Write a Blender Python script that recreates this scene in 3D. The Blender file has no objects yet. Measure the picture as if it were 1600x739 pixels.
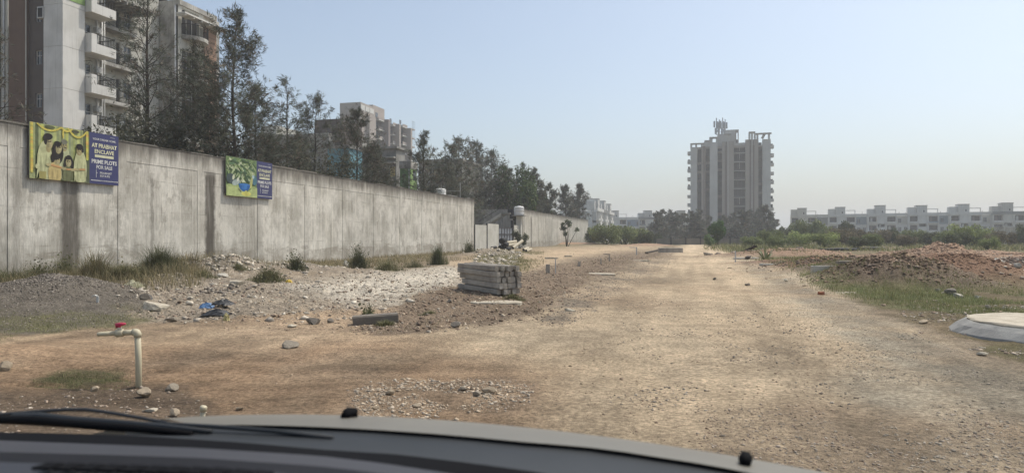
import bpy, math, random
import numpy as np
from mathutils import Vector, Matrix

# ------------------------------------------------------------------ camera, sky, sun, exposure
F, CX, CY, H = 1070.0, 800.0, 370.0, 1.4      # focal length in photo pixels, horizon point, eye height
scn = bpy.context.scene
COL = scn.collection
cam_d = bpy.data.cameras.new('camera')
cam = bpy.data.objects.new('camera', cam_d)
COL.objects.link(cam)
cam.location = (0, 0, H)
cam.rotation_euler = (math.radians(90), 0, 0)
cam_d.sensor_width = 36.0
cam_d.lens = 36.0 * F / 1600.0
cam_d.clip_start = 0.05
cam_d.clip_end = 6000
cam_d.dof.use_dof = True
cam_d.dof.focus_distance = 30.0
cam_d.dof.aperture_fstop = 4.2
scn.camera = cam

SUN_DIR = Vector((0.44, 0.25, 0.86)).normalized()   # towards the sun
SUN_EL = math.asin(SUN_DIR.z)
SUN_AZ = math.atan2(SUN_DIR.x, SUN_DIR.y)
world = bpy.data.worlds.new('World')
scn.world = world
world.use_nodes = True
wn = world.node_tree
bg = wn.nodes['Background']
sky = wn.nodes.new('ShaderNodeTexSky')
sky.sky_type = 'NISHITA'
sky.sun_disc = False
sky.sun_elevation = SUN_EL
sky.sun_rotation = SUN_AZ
sky.altitude = 200
sky.air_density = 1.0
sky.dust_density = 3.6
sky.ozone_density = 1.0
hs = wn.nodes.new('ShaderNodeHueSaturation')
hs.inputs['Saturation'].default_value = 0.84
wn.links.new(sky.outputs[0], hs.inputs['Color'])
tint = wn.nodes.new('ShaderNodeMix'); tint.data_type = 'RGBA'; tint.blend_type = 'MULTIPLY'; tint.inputs[0].default_value = 1
tint.inputs[7].default_value = (0.975, 1.01, 1.0, 1)
wn.links.new(hs.outputs[0], tint.inputs[6])
wn.links.new(tint.outputs[2], bg.inputs[0])
bg.inputs[1].default_value = 0.127
sun_d = bpy.data.lights.new('sun', 'SUN')
sun_d.energy = 2.45
sun_d.angle = math.radians(0.5)
sun_d.color = (1.0, 0.93, 0.83)
sun = bpy.data.objects.new('sun', sun_d)
COL.objects.link(sun)
sun.rotation_euler = SUN_DIR.to_track_quat('Z', 'Y').to_euler()
sun.location = (60, 20, 90)
vs = scn.view_settings
vs.view_transform = 'Standard'
vs.look = 'None'
vs.exposure = 0.42
vs.gamma = 1.0
scn.cycles.volume_bounces = 1
scn.cycles.max_bounces = 6
scn.cycles.diffuse_bounces = 3
scn.cycles.glossy_bounces = 2
scn.cycles.transparent_max_bounces = 6
scn.cycles.sample_clamp_indirect = 6.0
scn.cycles.use_denoising = True
R = math.radians
rng = np.random.default_rng(11)
rnd = random.Random(5)

# ------------------------------------------------------------------ helpers
def at(px, py, Y):
    return Vector(((px - CX) / F * Y, Y, H + (CY - py) / F * Y))

def gp(px, py, z=0.0):
    Y = (H - z) * F / (py - CY)
    return Vector(((px - CX) / F * Y, Y, z))

class Nodes:
    """small helper for building node trees"""
    def __init__(s, name):
        s.m = bpy.data.materials.new(name)
        s.m.use_nodes = True
        s.t = s.m.node_tree
        s.b = s.t.nodes['Principled BSDF']
        s.out = s.t.nodes['Material Output']
    def put(s, sock, v):
        if isinstance(v, bpy.types.NodeSocket):
            s.t.links.new(v, sock)
        elif isinstance(v, (tuple, list)) and len(v) == 3 and sock.type == 'RGBA':
            sock.default_value = (*v, 1)
        else:
            sock.default_value = v
    def new(s, t):
        return s.t.nodes.new(t)
    def coord(s, k='Object'):
        return s.new('ShaderNodeTexCoord').outputs[k]
    def pos(s):
        return s.new('ShaderNodeNewGeometry').outputs['Position']
    def xyz(s, v):
        n = s.new('ShaderNodeSeparateXYZ'); s.put(n.inputs[0], v); return n.outputs
    def mapv(s, v, scale):
        n = s.new('ShaderNodeVectorMath'); n.operation = 'MULTIPLY'
        s.put(n.inputs[0], v); n.inputs[1].default_value = scale; return n.outputs[0]
    def noise(s, v, scale, detail=4, rough=0.55, dist=0.0):
        n = s.new('ShaderNodeTexNoise'); s.put(n.inputs['Vector'], v)
        n.inputs['Scale'].default_value = scale; n.inputs['Detail'].default_value = detail
        n.inputs['Roughness'].default_value = rough; n.inputs['Distortion'].default_value = dist
        return n.outputs['Fac']
    def math(s, op, a, b=0.0, clamp=False):
        n = s.new('ShaderNodeMath'); n.operation = op; n.use_clamp = clamp
        s.put(n.inputs[0], a); s.put(n.inputs[1], b); return n.outputs[0]
    def rng(s, v, a, b, c=0.0, d=1.0, smooth=True):
        n = s.new('ShaderNodeMapRange')
        n.interpolation_type = 'SMOOTHSTEP' if smooth else 'LINEAR'
        s.put(n.inputs[0], v)
        for i, q in enumerate((a, b, c, d)):
            n.inputs[1 + i].default_value = q
        return n.outputs[0]
    def mix(s, f, a, b, mode='MIX'):
        n = s.new('ShaderNodeMix'); n.data_type = 'RGBA'; n.blend_type = mode
        s.put(n.inputs[0], f); s.put(n.inputs[6], a); s.put(n.inputs[7], b); return n.outputs[2]
    def attr(s, name):
        n = s.new('ShaderNodeAttribute'); n.attribute_name = name; return n.outputs['Color']
    def objrand(s):
        return s.new('ShaderNodeObjectInfo').outputs['Random']
    def bump(s, h, strength, dist=0.02):
        n = s.new('ShaderNodeBump'); n.inputs['Strength'].default_value = strength
        n.inputs['Distance'].default_value = dist; s.put(n.inputs['Height'], h)
        s.put(s.b.inputs['Normal'], n.outputs[0])
    def done(s, col, rough=0.9, spec=0.25):
        s.put(s.b.inputs['Base Color'], col)
        s.put(s.b.inputs['Roughness'], rough)
        s.b.inputs['Specular IOR Level'].default_value = spec
        return s.m

def mat(name, c1, c2=None, scale=3.0, rough=0.9, bump=0.0, bscale=40.0, streak=0.0, spec=0.25, objvar=0.0, metal=0.0, space='Object'):
    """two-tone weathered surface, with optional dirty vertical streaks"""
    n = Nodes(name)
    co = n.coord(space)
    c2 = c2 or tuple(c * 0.78 for c in c1)
    f = n.rng(n.noise(co, scale, 6, 0.62), 0.36, 0.66)
    col = n.mix(f, c1, c2)
    if streak:
        k = n.noise(n.mapv(co, (7, 7, 0.35)), 1.0, 5, 0.65)
        k = n.rng(k, 0.5, 0.75, 0, streak)
        col = n.mix(k, col, tuple(c * 0.35 for c in c1))
    if objvar:
        r = n.rng(n.objrand(), 0, 1, 1 - objvar, 1 + objvar, False)
        cb = n.new('ShaderNodeCombineColor')
        for i in range(3):
            n.put(cb.inputs[i], r)
        col = n.mix(1.0, col, cb.outputs[0], 'MULTIPLY')
    if bump:
        n.bump(n.noise(co, bscale, 5, 0.7), bump)
    n.b.inputs['Metallic'].default_value = metal
    return n.done(col, rough, spec)

def attr_mat(name, scale=2.0, var=0.25, rough=0.9, translucent=0.0, objvar=0.0, spec=0.2):
    """colour from the mesh's own colour attribute, varied by noise"""
    n = Nodes(name)
    col = n.attr('Col')
    f = n.rng(n.noise(n.pos(), scale, 4), 0.3, 0.7, 1 - var, 1 + var)
    if objvar:
        f = n.math('MULTIPLY', f, n.rng(n.objrand(), 0, 1, 1 - objvar, 1 + objvar, False))
    cb = n.new('ShaderNodeCombineColor')
    for i in range(3):
        n.put(cb.inputs[i], f)
    col = n.mix(1.0, col, cb.outputs[0], 'MULTIPLY')
    n.done(col, rough, spec)
    if translucent:
        tr = n.new('ShaderNodeBsdfTranslucent'); n.put(tr.inputs[0], col)
        mx = n.new('ShaderNodeMixShader'); mx.inputs[0].default_value = translucent
        n.t.links.new(n.b.outputs[0], mx.inputs[1]); n.t.links.new(tr.outputs[0], mx.inputs[2])
        n.t.links.new(mx.outputs[0], n.out.inputs[0])
    return n.m

class MB:
    def __init__(s):
        s.v, s.f, s.m = [], [], []
    def quad(s, pts, mi=0):
        k = len(s.v); s.v += [tuple(p) for p in pts]; s.f.append(tuple(range(k, k + len(pts)))); s.m.append(mi)
    def box(s, x0, y0, z0, x1, y1, z1, mi=0):
        x0, x1 = min(x0, x1), max(x0, x1); y0, y1 = min(y0, y1), max(y0, y1); z0, z1 = min(z0, z1), max(z0, z1)
        k = len(s.v)
        s.v += [(x0, y0, z0), (x1, y0, z0), (x1, y1, z0), (x0, y1, z0), (x0, y0, z1), (x1, y0, z1), (x1, y1, z1), (x0, y1, z1)]
        for q in ((0, 3, 2, 1), (4, 5, 6, 7), (0, 1, 5, 4), (1, 2, 6, 5), (2, 3, 7, 6), (3, 0, 4, 7)):
            s.f.append(tuple(k + i for i in q)); s.m.append(mi)
        return s
    def path(s, pts, rad, n=6, mi=0, caps=True):
        pts = [Vector(p) for p in pts]
        rings = []
        for i, p in enumerate(pts):
            d = (pts[min(i + 1, len(pts) - 1)] - pts[max(i - 1, 0)]).normalized()
            a = d.cross(Vector((0, 0, 1)) if abs(d.z) < 0.9 else Vector((1, 0, 0))).normalized()
            b = d.cross(a)
            r = rad[i] if isinstance(rad, (list, tuple)) else rad
            k = len(s.v)
            for j in range(n):
                t = 2 * math.pi * j / n
                s.v.append(tuple(p + a * (r * math.cos(t)) + b * (r * math.sin(t))))
            rings.append(k)
        for k0, k1 in zip(rings, rings[1:]):
            for j in range(n):
                j2 = (j + 1) % n
                s.f.append((k0 + j, k0 + j2, k1 + j2, k1 + j)); s.m.append(mi)
        if caps:
            s.f.append(tuple(rings[0] + j for j in reversed(range(n)))); s.m.append(mi)
            s.f.append(tuple(rings[-1] + j for j in range(n))); s.m.append(mi)
        return s
    def beam(s, p, q, w, h, mi=0):
        """a square bar from p to q"""
        p, q = Vector(p), Vector(q)
        d = (q - p).normalized()
        a = d.cross(Vector((0, 0, 1)) if abs(d.z) < 0.95 else Vector((0, 1, 0))).normalized() * (w / 2)
        b = a.cross(d).normalized() * (h / 2)
        k = len(s.v)
        for c in (p, q):
            s.v += [tuple(c - a - b), tuple(c + a - b), tuple(c + a + b), tuple(c - a + b)]
        for f in ((3, 2, 1, 0), (4, 5, 6, 7), (0, 1, 5, 4), (1, 2, 6, 5), (2, 3, 7, 6), (3, 0, 4, 7)):
            s.f.append(tuple(k + i for i in f)); s.m.append(mi)
        return s
    def holed(s, y, x0, x1, z0, z1, holes, depth, mi=0, axis='y'):
        """wall sheet at y (facing -y) with recessed openings (hx0,hx1,hz0,hz1) and their reveals"""
        xs = sorted({x0, x1, *[h[0] for h in holes], *[h[1] for h in holes]})
        zs = sorted({z0, z1, *[h[2] for h in holes], *[h[3] for h in holes]})
        def P(x, yy, z):
            return (x, yy, z) if axis == 'y' else (yy, -x, z)
        for a, b in zip(xs, xs[1:]):
            for c, d in zip(zs, zs[1:]):
                mx, mz = (a + b) / 2, (c + d) / 2
                if not any(h[0] < mx < h[1] and h[2] < mz < h[3] for h in holes):
                    s.quad([P(a, y, c), P(b, y, c), P(b, y, d), P(a, y, d)], mi)
        for a, b, c, d in holes:
            e = y + depth
            s.quad([P(a, y, c), P(b, y, c), P(b, e, c), P(a, e, c)], mi)
            s.quad([P(a, y, d), P(a, e, d), P(b, e, d), P(b, y, d)], mi)
            s.quad([P(a, y, c), P(a, e, c), P(a, e, d), P(a, y, d)], mi)
            s.quad([P(b, y, c), P(b, y, d), P(b, e, d), P(b, e, c)], mi)
    def mesh(s, name, mats, smooth=False):
        me = bpy.data.meshes.new(name)
        me.from_pydata(s.v, [], s.f)
        for m in (mats if isinstance(mats, (list, tuple)) else [mats]):
            me.materials.append(m)
        me.polygons.foreach_set('material_index', s.m)
        if smooth:
            me.polygons.foreach_set('use_smooth', [True] * len(s.f))
        me.update()
        return me
    def build(s, name, mats, parent=None, smooth=False):
        return link(name, s.mesh(name, mats, smooth), parent)

def link(name, me, parent=None):
    o = bpy.data.objects.new(name, me)
    COL.objects.link(o)
    if parent:
        o.parent = parent
    return o

def tag(o, label=None, cat=None, group=None, kind=None):
    for k, v in (('label', label), ('category', cat), ('group', group), ('kind', kind)):
        if v:
            o[k] = v
    return o

def thing(name, label, cat, loc=(0, 0, 0), rz=0.0, group=None):
    o = link(name, None)
    o.empty_display_size = 0.3
    o.location = loc
    o.rotation_euler = (0, 0, rz)
    return tag(o, label, cat, group)

def np_mesh(name, V, Fc, material, cols=None, smooth=False):
    """mesh from numpy arrays: V (n,3), Fc (m,k) equal-sized faces, optional per-vertex colour"""
    me = bpy.data.meshes.new(name)
    V = np.ascontiguousarray(V, dtype=np.float32); Fc = np.ascontiguousarray(Fc, dtype=np.int32)
    m, k = Fc.shape
    me.vertices.add(len(V)); me.vertices.foreach_set('co', V.ravel())
    me.loops.add(m * k); me.loops.foreach_set('vertex_index', Fc.ravel())
    me.polygons.add(m); me.polygons.foreach_set('loop_start', np.arange(0, m * k, k, dtype=np.int32))
    if smooth:
        me.polygons.foreach_set('use_smooth', np.ones(m, dtype=bool))
    me.update(calc_edges=True)
    if cols is not None:
        a = me.color_attributes.new('Col', 'FLOAT_COLOR', 'POINT')
        c = np.ones((len(V), 4), dtype=np.float32); c[:, :3] = cols
        a.data.foreach_set('color', c.ravel())
    me.materials.append(material)
    return me

# value noise
def _h(i, j, s):
    n = (i.astype(np.int64) * 374761393 + j.astype(np.int64) * 668265263 + s * 1442695041) & 0xffffffff
    n = ((n ^ (n >> 13)) * 1274126177) & 0xffffffff
    return ((n ^ (n >> 16)) & 0xffff) / 65535.0
def vnoise(x, y, s=0):
    i, j = np.floor(x), np.floor(y)
    u, v = x - i, y - j
    u = u * u * (3 - 2 * u); v = v * v * (3 - 2 * v)
    return ((_h(i, j, s) * (1 - u) + _h(i + 1, j, s) * u) * (1 - v) + (_h(i, j + 1, s) * (1 - u) + _h(i + 1, j + 1, s) * u) * v)
def fbm(x, y, o=4, s=0, g=0.5):
    t = np.zeros_like(x); a, w = 1.0, 0.0
    for k in range(o):
        t += a * (vnoise(x, y, s + 17 * k) * 2 - 1); w += a
        x, y, a = x * 2.03 + 3.1, y * 2.03 - 1.7, a * g
    return t / w
# ------------------------------------------------------------------ terrain
def pix(x, y):
    yy = np.where(y > 0.6, y, 0.6)
    return CX + F * x / yy, np.where(y > 0.6, CY + F * H / yy, 4000.0)

def poly_mask(px, py, pts, soft):
    """1 inside the patch of ground, fading over 'soft' across its edge"""
    P = np.array(pts, dtype=float); Q = np.roll(P, -1, 0)
    ky = 2.5
    d = np.full(px.shape, 1e9); ins = np.zeros(px.shape, bool)
    for (ax, ay), (bx, by) in zip(P, Q):
        ex, ey = bx - ax, (by - ay) * ky
        wx, wy = px - ax, (py - ay) * ky
        t = np.clip((wx * ex + wy * ey) / (ex * ex + ey * ey + 1e-9), 0, 1)
        d = np.minimum(d, (wx - t * ex) ** 2 + (wy - t * ey) ** 2)
        if by != ay:
            c = ((ay > py) != (by > py)) & (px < (bx - ax) * (py - ay) / (by - ay) + ax)
            ins ^= c
    d = np.sqrt(d); d = np.where(ins, d, -d)
    return np.clip(d / soft + 0.5, 0, 1)

# patches of ground, each outlined where it lies on the flat site
PATCH = {
 'road': [(1078, 379), (1110, 383), (1160, 398), (1250, 436), (1420, 515), (1600, 590), (2100, 800), (2100, 1600), (-900, 1600), (-500, 620), (-100, 520), (150, 516), (400, 517), (560, 524), (700, 512), (830, 497), (900, 460), (1000, 412), (1050, 396)],
 'brown_road': [(-600, 520), (-100, 518), (400, 520), (620, 530), (840, 585), (860, 1200), (-600, 1200)],
 'stony_right': [(1150, 400), (1260, 440), (1420, 516), (1620, 590), (2200, 800), (2200, 1200), (1520, 800), (1390, 690), (1330, 600), (1290, 540), (1200, 450)],
 'rubble': [(180, 455), (300, 440), (480, 434), (720, 414), (745, 424), (720, 446), (640, 474), (560, 492), (400, 500), (260, 505), (190, 498)],
 'chalk': [(450, 452), (560, 436), (720, 416), (738, 428), (680, 452), (620, 476), (540, 478)],
 'tan_strip': [(330, 508), (470, 488), (600, 484), (650, 490), (560, 514), (420, 520)],
 'berm': [(545, 516), (620, 484), (700, 455), (800, 442), (860, 420), (960, 398), (1030, 393), (1050, 397), (1000, 412), (920, 448), (840, 496), (700, 514), (600, 522)],
 'field': [(1110, 381), (1300, 383), (2200, 384), (2200, 640), (1600, 566), (1430, 506), (1260, 432), (1170, 398)],
 'green_right': [(1250, 436), (1330, 426), (1480, 452), (1620, 462), (1800, 470), (1800, 520), (1560, 510), (1420, 480), (1290, 452)],
 'green_far': [(1130, 386), (1230, 388), (1250, 405), (1330, 420), (1330, 438), (1240, 428), (1170, 400)],
 'gravel': [(-400, 440), (60, 440), (160, 448), (225, 480), (200, 500), (90, 512), (-400, 520)],
 'green_left': [(-400, 496), (120, 492), (215, 484), (240, 494), (180, 512), (60, 524), (-400, 540)],
 'wall_foot': [(-400, 440), (0, 436), (330, 418), (560, 404), (740, 392), (740, 400), (560, 416), (330, 434), (0, 456), (-400, 470)],
 'path': [(700, 412), (745, 402), (830, 391), (925, 386), (1010, 384), (1030, 388), (940, 396), (870, 408), (830, 425), (740, 436)],
 'green_mid': [(740, 396), (800, 392), (850, 394), (850, 402), (815, 424), (745, 428)],
 'damp': [(-400, 640), (60, 618), (210, 600), (300, 612), (340, 640), (330, 720), (-400, 760)],
 'stones_near': [(560, 612), (640, 592), (760, 594), (835, 606), (830, 632), (720, 652), (540, 662), (545, 632)],
 'stones_edge': [(840, 500), (920, 452), (1010, 410), (1050, 400), (1060, 404), (1000, 436), (940, 474), (880, 512)],
 'dark_right': [(1080, 640), (1250, 632), (1420, 650), (1700, 660), (1900, 900), (1100, 900)],
 'tuft_green': [(40, 598), (110, 580), (190, 586), (205, 600), (120, 610)],
}
COLR = {
 'base': (0.28, 0.22, 0.15), 'far': (0.13, 0.12, 0.07), 'road': (0.58, 0.455, 0.305), 'brown_road': (0.335, 0.23, 0.142),
 'stony_right': (0.40, 0.345, 0.255), 'rubble': (0.34, 0.285, 0.215), 'chalk': (0.58, 0.52, 0.42), 'tan_strip': (0.42, 0.31, 0.205),
 'berm': (0.235, 0.178, 0.124), 'field': (0.20, 0.155, 0.095), 'green_right': (0.14, 0.155, 0.07), 'green_far': (0.16, 0.15, 0.07),
 'gravel': (0.17, 0.148, 0.118), 'green_left': (0.15, 0.14, 0.07), 'wall_foot': (0.2, 0.17, 0.115), 'path': (0.46, 0.35, 0.23),
 'green_mid': (0.15, 0.14, 0.075), 'damp': (0.19, 0.14, 0.095), 'stones_near': (0.34, 0.245, 0.16), 'stones_edge': (0.27, 0.22, 0.16),
 'dark_right': (0.36, 0.28, 0.19), 'tuft_green': (0.14, 0.12, 0.065),
 'moundA': (0.185, 0.14, 0.105), 'moundB': (0.245, 0.15, 0.10), 'moundC': (0.33, 0.22, 0.15), 'heap': (0.30, 0.255, 0.2),
}
ORDER = ['road', 'brown_road', 'stony_right', 'dark_right', 'wall_foot', 'rubble', 'chalk', 'tan_strip', 'berm', 'stones_edge', 'field', 'green_far', 'green_right', 'gravel', 'green_left', 'path', 'green_mid', 'damp', 'stones_near', 'tuft_green']
SOFT = {'road': 20, 'brown_road': 160, 'stony_right': 60, 'dark_right': 90, 'gravel': 14, 'chalk': 40, 'damp': 40, 'stones_near': 26, 'wall_foot': 20}

# heaps of earth and gravel: (x, y, height, spread x, spread y, turn, colour, roughness)
def heap(px, depth, h, sx, sy, turn=0.0, col=None, rough=0.1):
    return ((px - CX) / F * depth, depth, h, sx, sy, turn, col, rough)
HEAPS = [
 heap(85, 14.3, 0.60, 1.15, 1.0, 0, 'gravel', 0.05), heap(-60, 14.6, 0.45, 1.6, 1.0, 0, 'gravel', 0.05),
 heap(345, 24.0, 0.55, 1.6, 1.3, 0.2, 'heap', 0.3), heap(430, 26.5, 0.35, 2.2, 1.5, 0.2, 'heap', 0.25), heap(250, 19.5, 0.28, 1.6, 1.4, 0, 'heap', 0.2),
 heap(380, 17.5, 0.16, 2.0, 1.0, 0, None, 0.2), heap(310, 14.8, 0.12, 1.0, .6, 0, None, 0.2),
 heap(755, 15.2, 0.24, 1.35, 1.9, 0.2, None, 0.06), heap(680, 14.2, 0.10, .8, 1.4, 0.2, None, 0.08), heap(880, 22.0, 0.2, 1.3, 3.5, 0.3, None, 0.08), heap(960, 34.0, 0.25, 1.3, 6, 0.3, None, 0.08),
 heap(1425, 20.3, 0.88, 1.25, 1.1, 0, 'moundA', 0.19), heap(1365, 20.8, 0.72, 1.15, 1.0, 0, 'moundA', 0.2), heap(1395, 19.4, 0.6, 0.9, .8, 0, 'moundA', 0.2), heap(1320, 24, 0.5, 1.4, 1.2, 0, 'moundA', 0.16),
 heap(1480, 19.0, 0.35, 1.0, 1.0, 0, 'moundA', 0.12), heap(1500, 22.0, 0.86, 1.3, 1.3, 0, 'moundB', 0.06), heap(1335, 27, 0.62, 1.5, 1.2, 0, 'moundB', 0.2), heap(1270, 27.5, 0.45, 1.2, 1.2, 0, 'moundB', 0.2), heap(1460, 25.5, 0.8, 1.6, 1.2, 0, 'moundB', 0.12), heap(1590, 24.5, 0.62, 1.8, 1.5, 0, 'moundB', 0.07), heap(1700, 25, 0.7, 2.2, 1.5, 0, 'moundB', 0.07),
 heap(1250, 33, 0.35, 2.2, 1.8, 0, 'moundB', 0.16), heap(1290, 30, 0.42, 1.8, 1.4, 0, 'moundB', 0.16), heap(1220, 44, 0.55, 3.0, 2.4, 0, 'moundC', 0.08), heap(1255, 47, 0.55, 2.4, 2.4, 0, 'moundC', 0.08),
 heap(1472, 46, 0.95, 1.1, 1.5, 0, 'moundC', 0.16), heap(1440, 46, 0.5, 2.6, 2.0, 0, 'moundC', 0.08), heap(1530, 45, 0.5, 3.0, 2.0, 0, 'moundC', 0.08), heap(1420, 40, 0.35, 3.0, 2.5, 0, 'moundC', 0.1), heap(1620, 40, 0.4, 6.0, 2.5, 0, 'moundC', 0.08),
 heap(890, 112, 0.5, 4.5, 3.0, 0, 'moundC', 0.06), heap(1010, 92, 0.45, 3.0, 4.0, 0, 'moundC', 0.06),
 heap(10, 8.0, 0.12, 0.6, 0.5, 0, None, 0.03), heap(770, 47, 0.5, 1.8, 2.0, 0, 'heap', 0.2),
 heap(690, 6.0, 0.05, 0.9, 0.45, 0, None, 0.05),
]
DITCH = [heap(1560, 19.5, -0.15, 2.0, 1.2), heap(905, 27, -0.18, 0.6, 3.0, 0.3)]

def bumps(x, y):
    z = np.zeros_like(x); zp = np.zeros_like(x); cols = {}
    for hx, hy, h, sx, sy, tn, col, rg in HEAPS + DITCH:
        dx, dy = x - hx, y - hy
        c, s = math.cos(tn), math.sin(tn)
        u, v = dx * c - dy * s, dx * s + dy * c
        q = (u / sx) ** 2 + (v / sy) ** 2
        near = q < 14
        if not near.any():
            continue
        g = np.where(near, np.exp(-0.5 * q), 0)
        n = np.zeros_like(x)
        if near.any() and rg > 0:
            n[near] = fbm(x[near] * 1.7 / max(sx, .8) * 1.6, y[near] * 1.7 / max(sx, .8) * 1.6, 5, 3, 0.62)
        e = h * g * (1 + 2.6 * rg * n)
        if h > 0:
            zp += np.clip(e, 0, None) ** 4
        else:
            z += e
        if col:
            cols[col] = np.maximum(cols.get(col, 0), np.clip(g * 2.2 - 0.35 + 0.3 * n, 0, 1))
    return z + zp ** 0.25, cols

def rut(q):
    """narrow grooves at uneven spacing"""
    f = q * 1.35 + 0.6 * np.sin(q * 1.9)
    return np.clip(np.cos(f * 6.283) - 0.25, 0, 1) ** 1.5
def hgt(x, y, detail=True):
    x = np.atleast_1d(np.asarray(x, dtype=float)); y = np.atleast_1d(np.asarray(y, dtype=float))
    z, _ = bumps(x, y)
    r = np.hypot(x, y)
    px, py = pix(x, y)
    road = poly_mask(px, py, PATCH['road'], 60)
    amp = 0.035 * (1 - road) + 0.010 * road
    z += amp * fbm(x * 0.9, y * 0.9, 5, 8, 0.6) * np.clip(60 / (r + 1), 0, 1)
    z += 0.05 * (1 - road) * fbm(x * 0.22, y * 0.22, 3, 21)
    z += 0.025 * road * fbm(x * 0.3, y * 0.3, 3, 29)
    # shallow wheel ruts curving off the road to the near corner
    q = y - 0.035 * (x + 1.5) ** 2 + 0.25 * fbm(x * .35, y * .35, 3, 5)
    k = rut(q) * poly_mask(px, py, PATCH['brown_road'], 120) * np.clip(0.55 + 1.6 * fbm(x * .45, y * .5, 3, 6), 0, 1)
    z -= 0.05 * k * np.clip(1.5 - r / 16, 0, 1)
    t = x - 0.2617 * y + 0.12 * fbm(x * .3, y * .1, 3, 9)
    z -= 0.018 * road * (np.exp(-((t - 1.35) / .22) ** 2) + np.exp(-((t + .25) / .22) ** 2)) * np.clip(.6 + fbm(x * .3, y * .3, 3, 10), 0, 1)
    if detail:
        for nm, a in (('rubble', 0.11), ('berm', 0.06), ('stones_near', 0.03), ('field', 0.03)):
            m = poly_mask(px, py, PATCH[nm], 30)
            z += a * m * fbm(x * 4.1, y * 4.1, 4, 40, 0.65) * np.clip(34 / (r + 1), 0.15, 1)
    return z
def gz(x, y):
    return float(hgt(x, y)[0])
def on(px, py):
    """the point of the uneven ground seen at this place"""
    p = gp(px, py)
    for _ in range(6):
        z = gz(p.x, p.y)
        p = gp(px, py, min(z, H - 0.2))
    return Vector((p.x, p.y, gz(p.x, p.y)))

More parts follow.
